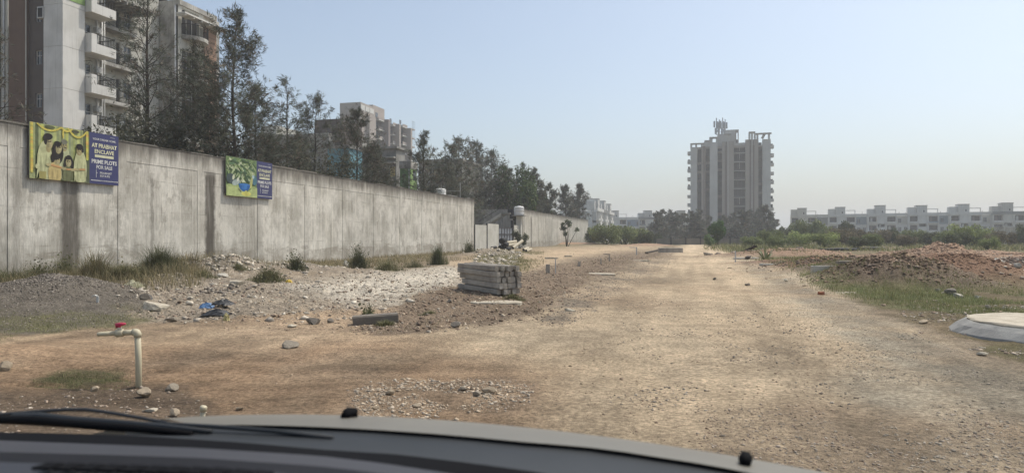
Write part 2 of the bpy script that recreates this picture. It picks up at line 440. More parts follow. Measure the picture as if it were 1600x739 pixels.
def make_ground():
    fine = np.linspace(R(-47), R(47), 860)
    rest = np.linspace(R(47), R(313), 60)[1:-1]
    ang = np.concatenate([fine, rest])
    rs = [0.001, 0.4]
    while rs[-1] < 2000:
        r = rs[-1]
        rs.append(r + (min(max(r * r / 1250, 0.012), 0.009 * r) if 2.6 < r < 170 else 0.12 * r))
    rs = np.array(rs)
    A, Rr = np.meshgrid(ang, rs)
    x, y = (Rr * np.sin(A)).ravel(), (Rr * np.cos(A)).ravel()
    z = hgt(x, y)
    z = np.where(np.hypot(x, y) > 300, 0, z)
    px, py = pix(x, y)
    wx = px + 26 * fbm(x * 1.1, y * 1.1, 4, 51) * np.clip(18 / np.maximum(y, 2), .15, 1.5)
    wy = py + (py - CY) * 0.10 * fbm(x * 1.3, y * 1.3, 4, 61)
    col = np.empty((len(x), 3)); col[:] = COLR['base']
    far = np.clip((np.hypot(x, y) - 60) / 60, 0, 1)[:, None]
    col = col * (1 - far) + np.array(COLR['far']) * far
    n1 = fbm(x * 0.8, y * 0.8, 4, 71); n2 = fbm(x * 2.7, y * 2.7, 4, 81)
    for nm in ORDER:
        m = poly_mask(wx, wy, PATCH[nm], SOFT.get(nm, 22))
        if nm in ('green_right', 'green_left', 'green_far', 'green_mid', 'stony_right', 'dark_right', 'stones_edge'):
            m = m * np.clip(0.62 + 1.5 * n1 + 0.6 * n2, 0, 1)
        m = m[:, None]
        col = col * (1 - m) + np.array(COLR[nm]) * m
    m = (poly_mask(wx, wy, PATCH['field'], 30) * np.clip(0.35 + 2.2 * fbm(x * .55, y * .55, 4, 91), 0, 1) * 0.75)[:, None]
    col = col * (1 - m) + np.array((0.135, 0.13, 0.06)) * m
    _, mc = bumps(x, y)
    for nm, m in mc.items():
        m = (m * (0.9 if nm != 'moundA' else 0.85))[:, None]
        col = col * (1 - m) + np.array(COLR[nm]) * m
    road = poly_mask(wx, wy, PATCH['road'], 40)
    grey = np.clip(2.4 * fbm(x * 0.55, y * 0.3, 4, 101) - 0.25, 0, 1) * road * 0.35
    col = col * (1 - grey[:, None]) + np.array((0.42, 0.35, 0.25)) * grey[:, None]
    red = np.clip(2.2 * fbm(x * 0.35, y * 0.35, 3, 111) - 0.2, 0, 1) * road * 0.3
    col = col * (1 - red[:, None]) + np.array((0.50, 0.35, 0.225)) * red[:, None]
    q = y - 0.035 * (x + 1.5) ** 2 + 0.25 * fbm(x * .35, y * .35, 3, 5)
    rut_streak = fbm(q * 2.6, x * .35, 4, 151) * poly_mask(px, py, PATCH['brown_road'], 160)  # lighter and darker colour streaks following the rut lines
    col *= (1 + 0.55 * rut_streak)[:, None]
    tr = x - 0.2617 * y
    lane = fbm(tr * 1.5, y * 0.09, 4, 131) * road
    col *= (1 + 0.42 * lane + 0.38 * np.clip(fbm(x * 0.45, y * 0.28, 4, 141), -1, 0.2) * np.clip(1.4 * road, .4, 1))[:, None]
    col *= (1 + 0.20 * n2 + 0.10 * n1 + 0.12 * fbm(x * 9, y * 9, 3, 121))[:, None]
    col *= (1.08 - 0.17 * road)[:, None]
    na, nr = len(ang), len(rs)
    I = np.arange(nr - 1)[:, None] * na; J = np.arange(na)[None, :]; J2 = (J + 1) % na
    Fc = np.stack([I + J, I + J2, I + na + J2, I + na + J], -1).reshape(-1, 4)[:, ::-1]
    n = Nodes('bare_earth')
    c = n.attr('Col'); p = n.pos()
    a = n.rng(n.noise(p, 22, 6, 0.7), 0.3, 0.72, 0.58, 1.36)
    b = n.rng(n.noise(p, 3.2, 5, 0.65), 0.3, 0.7, 0.84, 1.14)
    k = n.math('MULTIPLY', a, b)
    cb = n.new('ShaderNodeCombineColor')
    for i in range(3):
        n.put(cb.inputs[i], k)
    c = n.mix(1.0, c, cb.outputs[0], 'MULTIPLY')
    # specks of dark and pale grit
    vo = n.new('ShaderNodeTexVoronoi'); n.put(vo.inputs['Vector'], p); vo.inputs['Scale'].default_value = 26
    sp = n.math('MULTIPLY', n.rng(vo.outputs['Distance'], 0.12, 0.30, 1, 0), n.rng(n.noise(p, 1.4, 3), 0.47, 0.62))
    c = n.mix(n.math('MULTIPLY', sp, 0.8), c, (0.11, 0.09, 0.07))
    hgt_n = n.math('ADD', n.math('MULTIPLY', n.noise(p, 9, 6, 0.7), 1.0), n.math('MULTIPLY', n.noise(p, 60, 5, 0.75), 0.5))
    n.bump(hgt_n, 0.9, 0.08)
    m = n.done(c, 0.95, 0.15)
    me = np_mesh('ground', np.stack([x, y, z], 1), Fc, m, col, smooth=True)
    # close the middle under the car
    tag(link('ground', me), kind='structure')
make_ground()

# ------------------------------------------------------------------ stones and grass (nobody could count these)
ICO = None
def ico():
    t = (1 + 5 ** .5) / 2
    v = np.array([(-1, t, 0), (1, t, 0), (-1, -t, 0), (1, -t, 0), (0, -1, t), (0, 1, t), (0, -1, -t), (0, 1, -t), (t, 0, -1), (t, 0, 1), (-t, 0, -1), (-t, 0, 1)]) / math.hypot(1, t)
    f = np.array([(0, 11, 5), (0, 5, 1), (0, 1, 7), (0, 7, 10), (0, 10, 11), (1, 5, 9), (5, 11, 4), (11, 10, 2), (10, 7, 6), (7, 1, 8), (3, 9, 4), (3, 4, 2), (3, 2, 6), (3, 6, 8), (3, 8, 9), (4, 9, 5), (2, 4, 11), (6, 2, 10), (8, 6, 7), (9, 8, 1)])
    return v, f
IV, IF = ico()
CV = np.array([(x, y, z) for z in (-1, 1) for y in (-1, 1) for x in (-1, 1)]) * .62
CF = np.array([(0, 2, 1), (1, 2, 3), (4, 5, 6), (5, 7, 6), (0, 1, 4), (1, 5, 4), (2, 6, 3), (3, 6, 7), (0, 4, 2), (2, 4, 6), (1, 3, 5), (3, 7, 5)])
def sample(pts, n, bias=1.0):
    """points spread over a patch of ground; bias 1 = even on the ground, 0 = thicker near the camera"""
    P = np.array(pts, float)
    x0, x1 = max(P[:, 0].min(), -350), min(P[:, 0].max(), 1950); y0, y1 = P[:, 1].min(), min(P[:, 1].max(), 790)
    ox, oy = [], []
    tot = 0
    while tot < n:
        q = rng.random((4 * n, 2))
        a = x0 + (x1 - x0) * q[:, 0]
        i0, i1 = 1 / (y1 - CY) ** bias, 1 / (y0 - CY) ** bias
        b = CY + (i0 + (i1 - i0) * q[:, 1]) ** (-1 / bias)
        k = poly_mask(a, b, pts, 40) > rng.random(4 * n)
        Y = H * F / (b[k] - CY)
        ox.append((a[k] - CX) / F * Y); oy.append(Y); tot += k.sum()
    x, y = np.concatenate(ox)[:n], np.concatenate(oy)[:n]
    return x, y
def clump(x, y, s, thr=0.0, f=1.0):
    return fbm(x * f, y * f, 3, s) > thr
def stones(name, label, batches, material):
    Vs, Fs, Cs, k0 = [], [], [], 0
    for x, y, smin, smax, c1, c2 in batches:
        n = len(x)
        size = smin * (smax / smin) ** (rng.random(n) ** 2.6)
        sc = size[:, None] * (0.6 + 0.7 * rng.random((n, 3))) * np.array([1.1, 1.0, 0.65])
        v = CV[None] * (0.7 + 0.6 * rng.random((n, 1, 3))) + rng.normal(0, .2, (n, 8, 3))
        t1, t2 = rng.normal(0, .5, (2, n, 1))                                   # tumbled: tilt about two axes
        v = np.stack([v[..., 0], v[..., 1] * np.cos(t1) - v[..., 2] * np.sin(t1), v[..., 1] * np.sin(t1) + v[..., 2] * np.cos(t1)], -1)
        v = np.stack([v[..., 0] * np.cos(t2) + v[..., 2] * np.sin(t2), v[..., 1], -v[..., 0] * np.sin(t2) + v[..., 2] * np.cos(t2)], -1)
        v = v * sc[:, None, :]
        a = rng.random(n) * 6.283; c, s = np.cos(a), np.sin(a)
        vx = v[..., 0] * c[:, None] - v[..., 1] * s[:, None]; vy = v[..., 0] * s[:, None] + v[..., 1] * c[:, None]
        z = hgt(x, y)
        V = np.stack([vx + x[:, None], vy + y[:, None], v[..., 2] + (z + 0.10 * sc[:, 2])[:, None]], -1)
        Vs.append(V.reshape(-1, 3))
        Fs.append((CF[None] + (np.arange(n) * 8)[:, None, None] + k0).reshape(-1, 3)); k0 += n * 8
        t = rng.random((n, 1))
        cc = (np.array(c1) * (1 - t) + np.array(c2) * t) * (0.92 + 0.42 * rng.random((n, 1)))
        Cs.append(np.repeat(cc, 8, 0))
    me = np_mesh(name, np.concatenate(Vs), np.concatenate(Fs), material, np.concatenate(Cs))
    return tag(link(name, me), label, kind='stuff')
STONE = attr_mat('stone_mix', 12, 0.3, 0.95)
P = PATCH
def S(nm, n, a, b, c1, c2, bias=1.0, thr=None, f=1.0, seed=7):
    x, y = sample(P[nm] if isinstance(nm, str) else nm, n, bias)
    if thr is not None:
        k = clump(x, y, seed, thr, f); x, y = x[k], y[k]
    return (x, y, a, b, c1, c2)
GREY, PALE, DARK, BRN, TAN = (0.33, 0.29, 0.235), (0.50, 0.45, 0.365), (0.13, 0.105, 0.085), (0.24, 0.175, 0.125), (0.42, 0.33, 0.23)
def SH(px, depth, n, rad, a, b, c1, c2):
    """stones strewn over a heap"""
    t = rng.random(n) * 6.283; r = np.abs(rng.normal(0, 1, n)) * rad
    return ((px - CX) / F * depth + r * np.cos(t), depth + r * np.sin(t), a, b, c1, c2)
stones('rubble', None, [S('rubble', 6500, .006, .035, GREY, TAN, .8), S('rubble', 6000, .008, .05, BRN, GREY, .8, -.05, .9), S('rubble', 1500, .02, .10, GREY, PALE, .8, 0.08, .5, 91), S('rubble', 1300, .01, .07, DARK, BRN, .8, 0.1, .8, 17), S('chalk', 1500, .006, .025, PALE, (0.44, 0.39, 0.31)),
    S('wall_foot', 1800, .012, .08, GREY, PALE), SH(345, 24, 1500, 1.3, .015, .12, GREY, PALE), SH(430, 26.5, 900, 1.5, .015, .1, GREY, PALE), SH(250, 19.5, 800, 1.2, .012, .09, GREY, PALE), SH(335, 16.5, 500, .7, .012, .07, DARK, GREY), S([(740, 398), (800, 394), (812, 404), (800, 414), (742, 414)], 900, .03, .2, PALE, GREY)], STONE)
stones('gravel', None, [S('gravel', 9000, .007, .022, DARK, (0.3, 0.27, 0.22), .7), SH(85, 14.0, 5000, .85, .008, .024, (0.07, 0.06, 0.052), (0.3, 0.265, 0.22)), SH(-20, 14.2, 3500, 1.0, .008, .024, (0.07, 0.06, 0.052), (0.3, 0.265, 0.22))], STONE)
stones('clods', None, [S('berm', 9000, .007, .042, BRN, (0.16, 0.12, 0.09), .7), S('berm', 5000, .007, .035, GREY, TAN, .7), S('stones_edge', 4000, .006, .026, GREY, DARK, .7), S('tan_strip', 500, .008, .035, TAN, BRN), S('path', 300, .02, .06, TAN, GREY)], STONE)
stones('loose_stones', None, [S('stones_near', 3600, .004, .022, TAN, GREY, .4, -0.10, 2.2), S('stony_right', 15000, .003, .016, GREY, (0.3, 0.26, 0.2), .5, -0.05, 1.6),
    S('dark_right', 7000, .003, .015, GREY, BRN, .4, -0.05, 1.8), S('damp', 1800, .004, .022, GREY, BRN, .5), S('brown_road', 1500, .003, .014, BRN, TAN, .5, 0.1, 1.2)], STONE)
stones('road_pebbles', None, [S([(1050, 400), (1130, 400), (1350, 520), (1420, 640), (1250, 735), (820, 640), (840, 520)], 7000, .003, .016, BRN, TAN, .5, 0.02, 1.0),
    S([(960, 470), (1250, 480), (1350, 640), (950, 640)], 6000, .003, .02, DARK, GREY, .5, 0.16, 1.4, 33)], STONE)
stones('field_rubble', None, [S('field', 5500, .010, .06, BRN, GREY, .8, 0.0, .6), S([(1480, 400), (1700, 400), (1700, 450), (1540, 445)], 300, .03, .15, GREY, PALE), SH(1420, 20, 4600, 1.1, .008, .06, (0.17, 0.12, 0.085), (0.28, 0.2, 0.14)), SH(1365, 20.6, 4200, 1.1, .008, .06, (0.16, 0.115, 0.085), (0.27, 0.195, 0.138)), SH(1400, 19.8, 26, .9, .05, .11, (0.15, 0.115, 0.085), (0.22, 0.17, 0.13)), SH(1335, 26.5, 1800, 1.2, .01, .09, (0.16, 0.12, 0.09), (0.26, 0.19, 0.14)), SH(1270, 27, 900, 1.0, .01, .08, (0.16, 0.12, 0.09), (0.26, 0.19, 0.14)),
    SH(1500, 22, 2400, 1.2, .012, .07, (0.18, 0.115, 0.08), (0.30, 0.195, 0.13)), SH(1590, 24, 900, 1.4, .015, .1, (0.15, 0.10, 0.075), GREY), SH(1290, 29, 900, 1.6, .02, .12, (0.13, 0.10, 0.075), BRN), SH(1472, 45, 800, 1.6, .02, .14, (0.28, 0.19, 0.13), (0.38, 0.27, 0.19)), SH(1440, 45, 900, 2.4, .02, .14, (0.26, 0.175, 0.12), (0.38, 0.27, 0.19)), SH(1230, 45, 900, 2.6, .02, .14, (0.26, 0.175, 0.12), (0.38, 0.27, 0.19)), SH(1590, 40, 900, 4, .02, .12, (0.26, 0.175, 0.12), (0.38, 0.27, 0.19)), SH(1175, 48, 260, 1.6, .06, .3, DARK, GREY),
    S([(1400, 470), (1640, 480), (1640, 560), (1440, 530)], 2600, .006, .04, BRN, PALE, .6, 0.0, 1.3)], STONE)

GRASSM = attr_mat('grass_blades', 1.5, 0.3, 0.8, 0.3)
def blades(x, y, z, h, w, col, lean=0.5, upright=None):
    """one bent blade (two segments) at each point"""
    n = len(x)
    a = rng.random(n) * 6.283; dx, dy = np.cos(a), np.sin(a)
    l = lean * (0.3 + rng.random(n))
    V = np.zeros((n, 5, 3))
    for i, (t, ww) in enumerate(((0, 1), (0, -1), (.55, .8), (.55, -.8), (1, 0))):
        b = l * t * t * h
        V[:, i, 0] = x + dx * b - dy * w * ww
        V[:, i, 1] = y + dy * b + dx * w * ww
        V[:, i, 2] = z + h * t * (1 - 0.25 * l * t)
    k = (np.arange(n) * 5)[:, None]
    Fc = np.concatenate([k + np.array([0, 1, 3]), k + np.array([0, 3, 2]), k + np.array([2, 3, 4])])
    C = np.repeat(col, 5, 0)
    return V.reshape(-1, 3), Fc, C
def grass(name, specs):
    Vs, Fs, Cs, k0 = [], [], [], 0
    for nm, n, h0, h1, w, c1, c2, thr, f in specs:
        x, y = sample(P[nm] if isinstance(nm, str) else nm, n, .8)
        k = clump(x, y, 71 if f < 1 else 77, thr, f); x, y = x[k], y[k]
        n = len(x)
        t = rng.random((n, 1))
        c = (np.array(c1) * (1 - t) + np.array(c2) * t) * (0.75 + .5 * rng.random((n, 1)))
        V, Fc, C = blades(x, y, hgt(x, y) - .01, h0 + (h1 - h0) * rng.random(n) ** 2, w * (0.7 + 0.6 * rng.random(n)) * np.clip(y / 12, .7, 3), c, 0.8)
        Vs.append(V); Fs.append(Fc + k0); Cs.append(C); k0 += len(V)
    me = np_mesh(name, np.concatenate(Vs), np.concatenate(Fs), GRASSM, np.concatenate(Cs))
    return tag(link(name, me), kind='stuff')
G1, G2, G3 = (0.155, 0.17, 0.075), (0.25, 0.235, 0.115), (0.33, 0.27, 0.155)
grass('grass', [
 ('green_right', 34000, .04, .16, .0028, (0.15, 0.185, 0.07), G2, -0.3, .8), ('green_far', 26000, .04, .2, .0035, (0.125, 0.155, 0.06), G2, -0.25, .5), ('field', 20000, .02, .09, .0028, G1, G3, 0.05, .55),
 ('green_left', 15000, .02, .08, .0024, G1, G2, -0.3, .8), ('green_mid', 12000, .04, .18, .004, G1, G3, -0.2, .8), ('berm', 9000, .02, .07, .0025, G1, G2, 0.14, .9),
 ('wall_foot', 46000, .05, .36, .0032, (0.16, 0.15, 0.085), G3, -0.28, .5), ([(-60, 438), (300, 424), (330, 432), (300, 452), (120, 458), (-60, 462)], 20000, .10, .6, .0035, (0.12, 0.115, 0.065), G3, -0.3, .7), ('gravel', 900, .02, .06, .0025, G1, G2, .1, .9), ('tuft_green', 6000, .015, .05, .0018, (0.085, 0.11, 0.045), G2, -0.3, 2.5),
 ('damp', 1600, .015, .04, .002, G1, G2, .18, 1.5), ('stony_right', 2400, .015, .04, .002, G1, G3, .25, 1.2),
 ([(1100, 384), (1240, 382), (1600, 386), (1600, 392), (1250, 392), (1150, 394)], 9000, .2, .8, .012, G1, G2, -0.25, .2)])
# ------------------------------------------------------------------ boundary walls
TX, TY = 0.2532, 0.9674               # the walls run along (TX, TY)
WALL_RZ = math.atan2(TY, TX)
WX0 = -21.0
def wall_s(px):
    """distance along the wall at which it is seen at this column"""
    Y = WX0 / ((px - CX) / F - TX / TY)
    return Y / TY

def wall_material(name, c1, c2, stains=(), top=4.9):
    n = Nodes(name)
    co = n.coord('Object'); x, y, z = n.xyz(co)
    col = n.mix(n.rng(n.noise(co, 0.55, 6, 0.62), 0.36, 0.64), c1, c2)
    blotch = n.rng(n.noise(n.mapv(co, (1.0, 1.0, 0.5)), 1.7, 7, 0.7), 0.48, 0.68)
    col = n.mix(n.math('MULTIPLY', blotch, 0.5), col, (0.22, 0.205, 0.175))
    wash = n.rng(n.noise(n.mapv(co, (5.0, 1.0, 0.16)), 1.0, 6, 0.62), 0.50, 0.66)
    col = n.mix(n.math('MULTIPLY', wash, 0.65), col, (0.66, 0.63, 0.55))
    dark = n.rng(n.noise(n.mapv(co, (9.0, 1.0, 0.22)), 1.3, 6, 0.68), 0.52, 0.74)
    col = n.mix(n.math('MULTIPLY', dark, 0.55), col, (0.15, 0.14, 0.12))
    fine = n.rng(n.noise(n.mapv(co, (30, 1, 3)), 1.0, 4, 0.7), 0.35, 0.7, 0.84, 1.12)
    # soot and algae creeping from the top edge
    edge = n.math('ADD', z, n.math('MULTIPLY', n.noise(n.mapv(co, (2.6, 1, 0.25)), 1.0, 6, 0.7), 1.5))
    col = n.mix(n.rng(edge, top - 0.05, top + 0.75, 0, 0.88), col, (0.11, 0.10, 0.085))
    # damp foot with an irregular upper rim
    foot = n.math('ADD', z, n.math('MULTIPLY', n.noise(n.mapv(co, (0.33, 1, 1.8)), 1.0, 9, 0.78, 0.8), -2.3))
    col = n.mix(n.math('MULTIPLY', n.rng(foot, -0.45, -0.30, 0.6, 0), n.rng(n.noise(n.mapv(co, (0.8, 1, 1)), 1.0, 6, 0.7), 0.36, 0.56)), col, (0.23, 0.205, 0.165))
    patch = n.math('MULTIPLY', n.rng(n.noise(n.mapv(co, (0.9, 1, 0.6)), 0.8, 8, 0.75), 0.55, 0.6), 0.5)
    col = n.mix(patch, col, (0.27, 0.25, 0.21))
    course = n.math('MULTIPLY', n.rng(n.math('FRACT', n.math('MULTIPLY', n.math('ADD', z, n.math('MULTIPLY', n.noise(co, 0.5, 2), 0.25)), 0.82)), 0.0, 0.05, 0.45, 0), n.rng(n.noise(n.mapv(co, (1.2, 1, 3)), 1.0, 5, 0.7), 0.45, 0.6))
    col = n.mix(course, col, (0.16, 0.15, 0.125))
    for s0, w, z1, amt in stains:
        wob = n.math('MULTIPLY', n.math('SUBTRACT', n.noise(n.mapv(co, (1, 1, 1.2)), 2.0, 4), 0.5), 0.28)
        d = n.math('ABSOLUTE', n.math('ADD', n.math('SUBTRACT', x, s0), wob))
        k = n.math('MULTIPLY', n.rng(d, w * 0.55, w * 1.15, amt, 0), n.rng(z, z1 - 0.4, z1 + 0.1, 1, 0))
        k = n.math('MULTIPLY', k, n.rng(n.noise(n.mapv(co, (6, 1, 0.5)), 1.0, 5), 0.25, 0.55, 0.6, 1))
        col = n.mix(k, col, (0.085, 0.075, 0.062))
    cb = n.new('ShaderNodeCombineColor')
    pv = n.math('MULTIPLY', fine, n.rng(n.objrand(), 0, 1, 0.9, 1.08, False))
    for i in range(3):
        n.put(cb.inputs[i], pv)
    col = n.mix(1.0, col, cb.outputs[0], 'MULTIPLY')
    n.bump(n.noise(co, 14, 7, 0.72), 0.35, 0.02)
    return n.done(col, 0.93, 0.15)

CONC = wall_material('weathered_concrete', (0.63, 0.605, 0.54), (0.39, 0.37, 0.32), [(23.95, 0.42, 3.6, 0.85), (30.92, 0.36, 4.35, 0.92), (22.05, .16, 4.9, .3), (27.6, .1, 3.9, .4), (20.7, .5, 5.2, .45)])
CONC2 = wall_material('far_concrete', (0.50, 0.48, 0.42), (0.38, 0.36, 0.31), [(93.0, .5, 4, .5)], 4.75)

def wall_run(name, label, s0, s1, first, pitch, top, m, lows=True):
    root = thing(name, label, 'wall', (WX0, 0, 0), WALL_RZ)
    cols = []
    s = first
    while s > s0 + pitch:
        s -= pitch
    while s < s1 - 0.3:
        cols.append(s); s += pitch
    T = 0.30
    edges = [s0] + cols + [s1]
    for i, c in enumerate(cols):
        MB().box(c - 0.2, 0.0, -0.3, c + 0.2, T, top - 0.004, 0).build('wall_column', m, root)
    for a, b in zip(edges, edges[1:]):
        a2 = a + (0.207 if a in cols else 0); b2 = b - (0.207 if b in cols else 0)
        if b2 - a2 < 0.1:
            continue
        mb = MB()
        mb.box(a2, 0.016, -0.3, b2, T - 0.02, top - 0.72)            # recessed infill
        mb.build('wall_panel', m, root)
        MB().box(a2, 0.004, top - 0.716, b2, T - 0.01, top - 0.01).build('bond_beam', m, root)
    # rough coping in uneven casts
    mb = MB()
    s = s0
    while s < s1:
        e = min(s + rnd.uniform(0.5, 1.6), s1)
        mb.box(s, -0.012 - rnd.random() * 0.012, top, e - 0.004, T + 0.01, top + 0.015 + rnd.random() ** 2 * 0.09)
        s = e
    mb.build('coping', m, root)
    return root
near_wall = wall_run('boundary_wall', 'tall weathered grey concrete boundary wall carrying two printed banners', 8.0, wall_s(741), wall_s(22), 4.18, 4.9, CONC)
far_wall = wall_run('boundary_wall', 'farther concrete boundary wall beyond the gate with sapling in front', wall_s(818), wall_s(919), wall_s(818) + 4.6, 4.6, 4.74, CONC2)
# end return of the far wall
MB().box(wall_s(818) - 0.62, -0.05, -0.2, wall_s(818) - 0.03, 0.4, 5.0).build('end_pier', CONC2, far_wall)

# ------------------------------------------------------------------ banners
PRINT = attr_mat('banner_print', 5, 0.16, 0.55)
def flat_print(name, shapes, parent, clip, y0=-0.004):
    """printed picture: layered flat shapes (polygon points, colour)"""
    V, Fc, C = [], [], []
    me = bpy.data.meshes.new(name)
    for i, (pts, c) in enumerate(shapes):
        pts = [(min(max(p[0], .004), clip[0]), min(max(p[1], .006), clip[1])) for p in pts]
        k = len(V)
        V += [(p[0], y0 - 0.00025 * i, p[1]) for p in pts]
        Fc.append(list(range(k, k + len(pts)))); C += [c] * len(pts)
    me.from_pydata(V, [], Fc)
    a = me.color_attributes.new('Col', 'FLOAT_COLOR', 'POINT')
    a.data.foreach_set('color', np.array([(*c, 1) for c in C], np.float32).ravel())
    me.materials.append(PRINT)
    return link(name, me, parent)
def ell(cx, cz, rx, rz, n=18, tilt=0.0, a0=0, a1=2 * math.pi):
    o = []
    for i in range(n):
        t = a0 + (a1 - a0) * i / (n if a1 - a0 > 6.2 else n - 1)
        u, v = rx * math.cos(t), rz * math.sin(t)
        o.append((cx + u * math.cos(tilt) - v * math.sin(tilt), cz + u * math.sin(tilt) + v * math.cos(tilt)))
    return o
def rect(x0, z0, x1, z1):
    return [(x0, z0), (x1, z0), (x1, z1), (x0, z1)]

def text_mesh(body, bold=0.0):
    cu = bpy.data.curves.new('t', 'FONT')
    cu.body = body; cu.size = 1.0; cu.offset = bold; cu.resolution_u = 3
    o = bpy.data.objects.new('t', cu); COL.objects.link(o)
    bpy.context.view_layer.update()
    me = bpy.data.meshes.new_from_object(o.evaluated_get(bpy.context.evaluated_depsgraph_get()))
    bpy.data.objects.remove(o)
    return me
def lettering(body, cx, cz, w, h, m, parent, bold=0.02, y=-0.008, left=None):
    me = text_mesh(body, bold)
    co = np.empty(len(me.vertices) * 3, np.float32); me.vertices.foreach_get('co', co); co = co.reshape(-1, 3)
    mn, mx = co.min(0), co.max(0)
    u = (co[:, 0] - mn[0]) / (mx[0] - mn[0]) - 0.5; v = (co[:, 1] - mn[1]) / (mx[1] - mn[1]) - 0.5
    co2 = np.stack([cx + u * w, np.full(len(u), y), cz + v * h], 1)
    me.vertices.foreach_set('co', co2.astype(np.float32).ravel()); me.update()
    me.materials.clear(); me.materials.append(m)
    me.name = 'lettering'
    return link('lettering', me, parent)
INK_W = mat('white_ink', (0.62, 0.62, 0.60), rough=0.6)
INK_Y = mat('cream_ink', (0.62, 0.61, 0.42), rough=0.6)
NAVY = mat('navy_print', (0.046, 0.05, 0.125), (0.05, 0.054, 0.135), rough=0.5)
BACKER = mat('banner_frame', (0.12, 0.11, 0.1), rough=0.7)

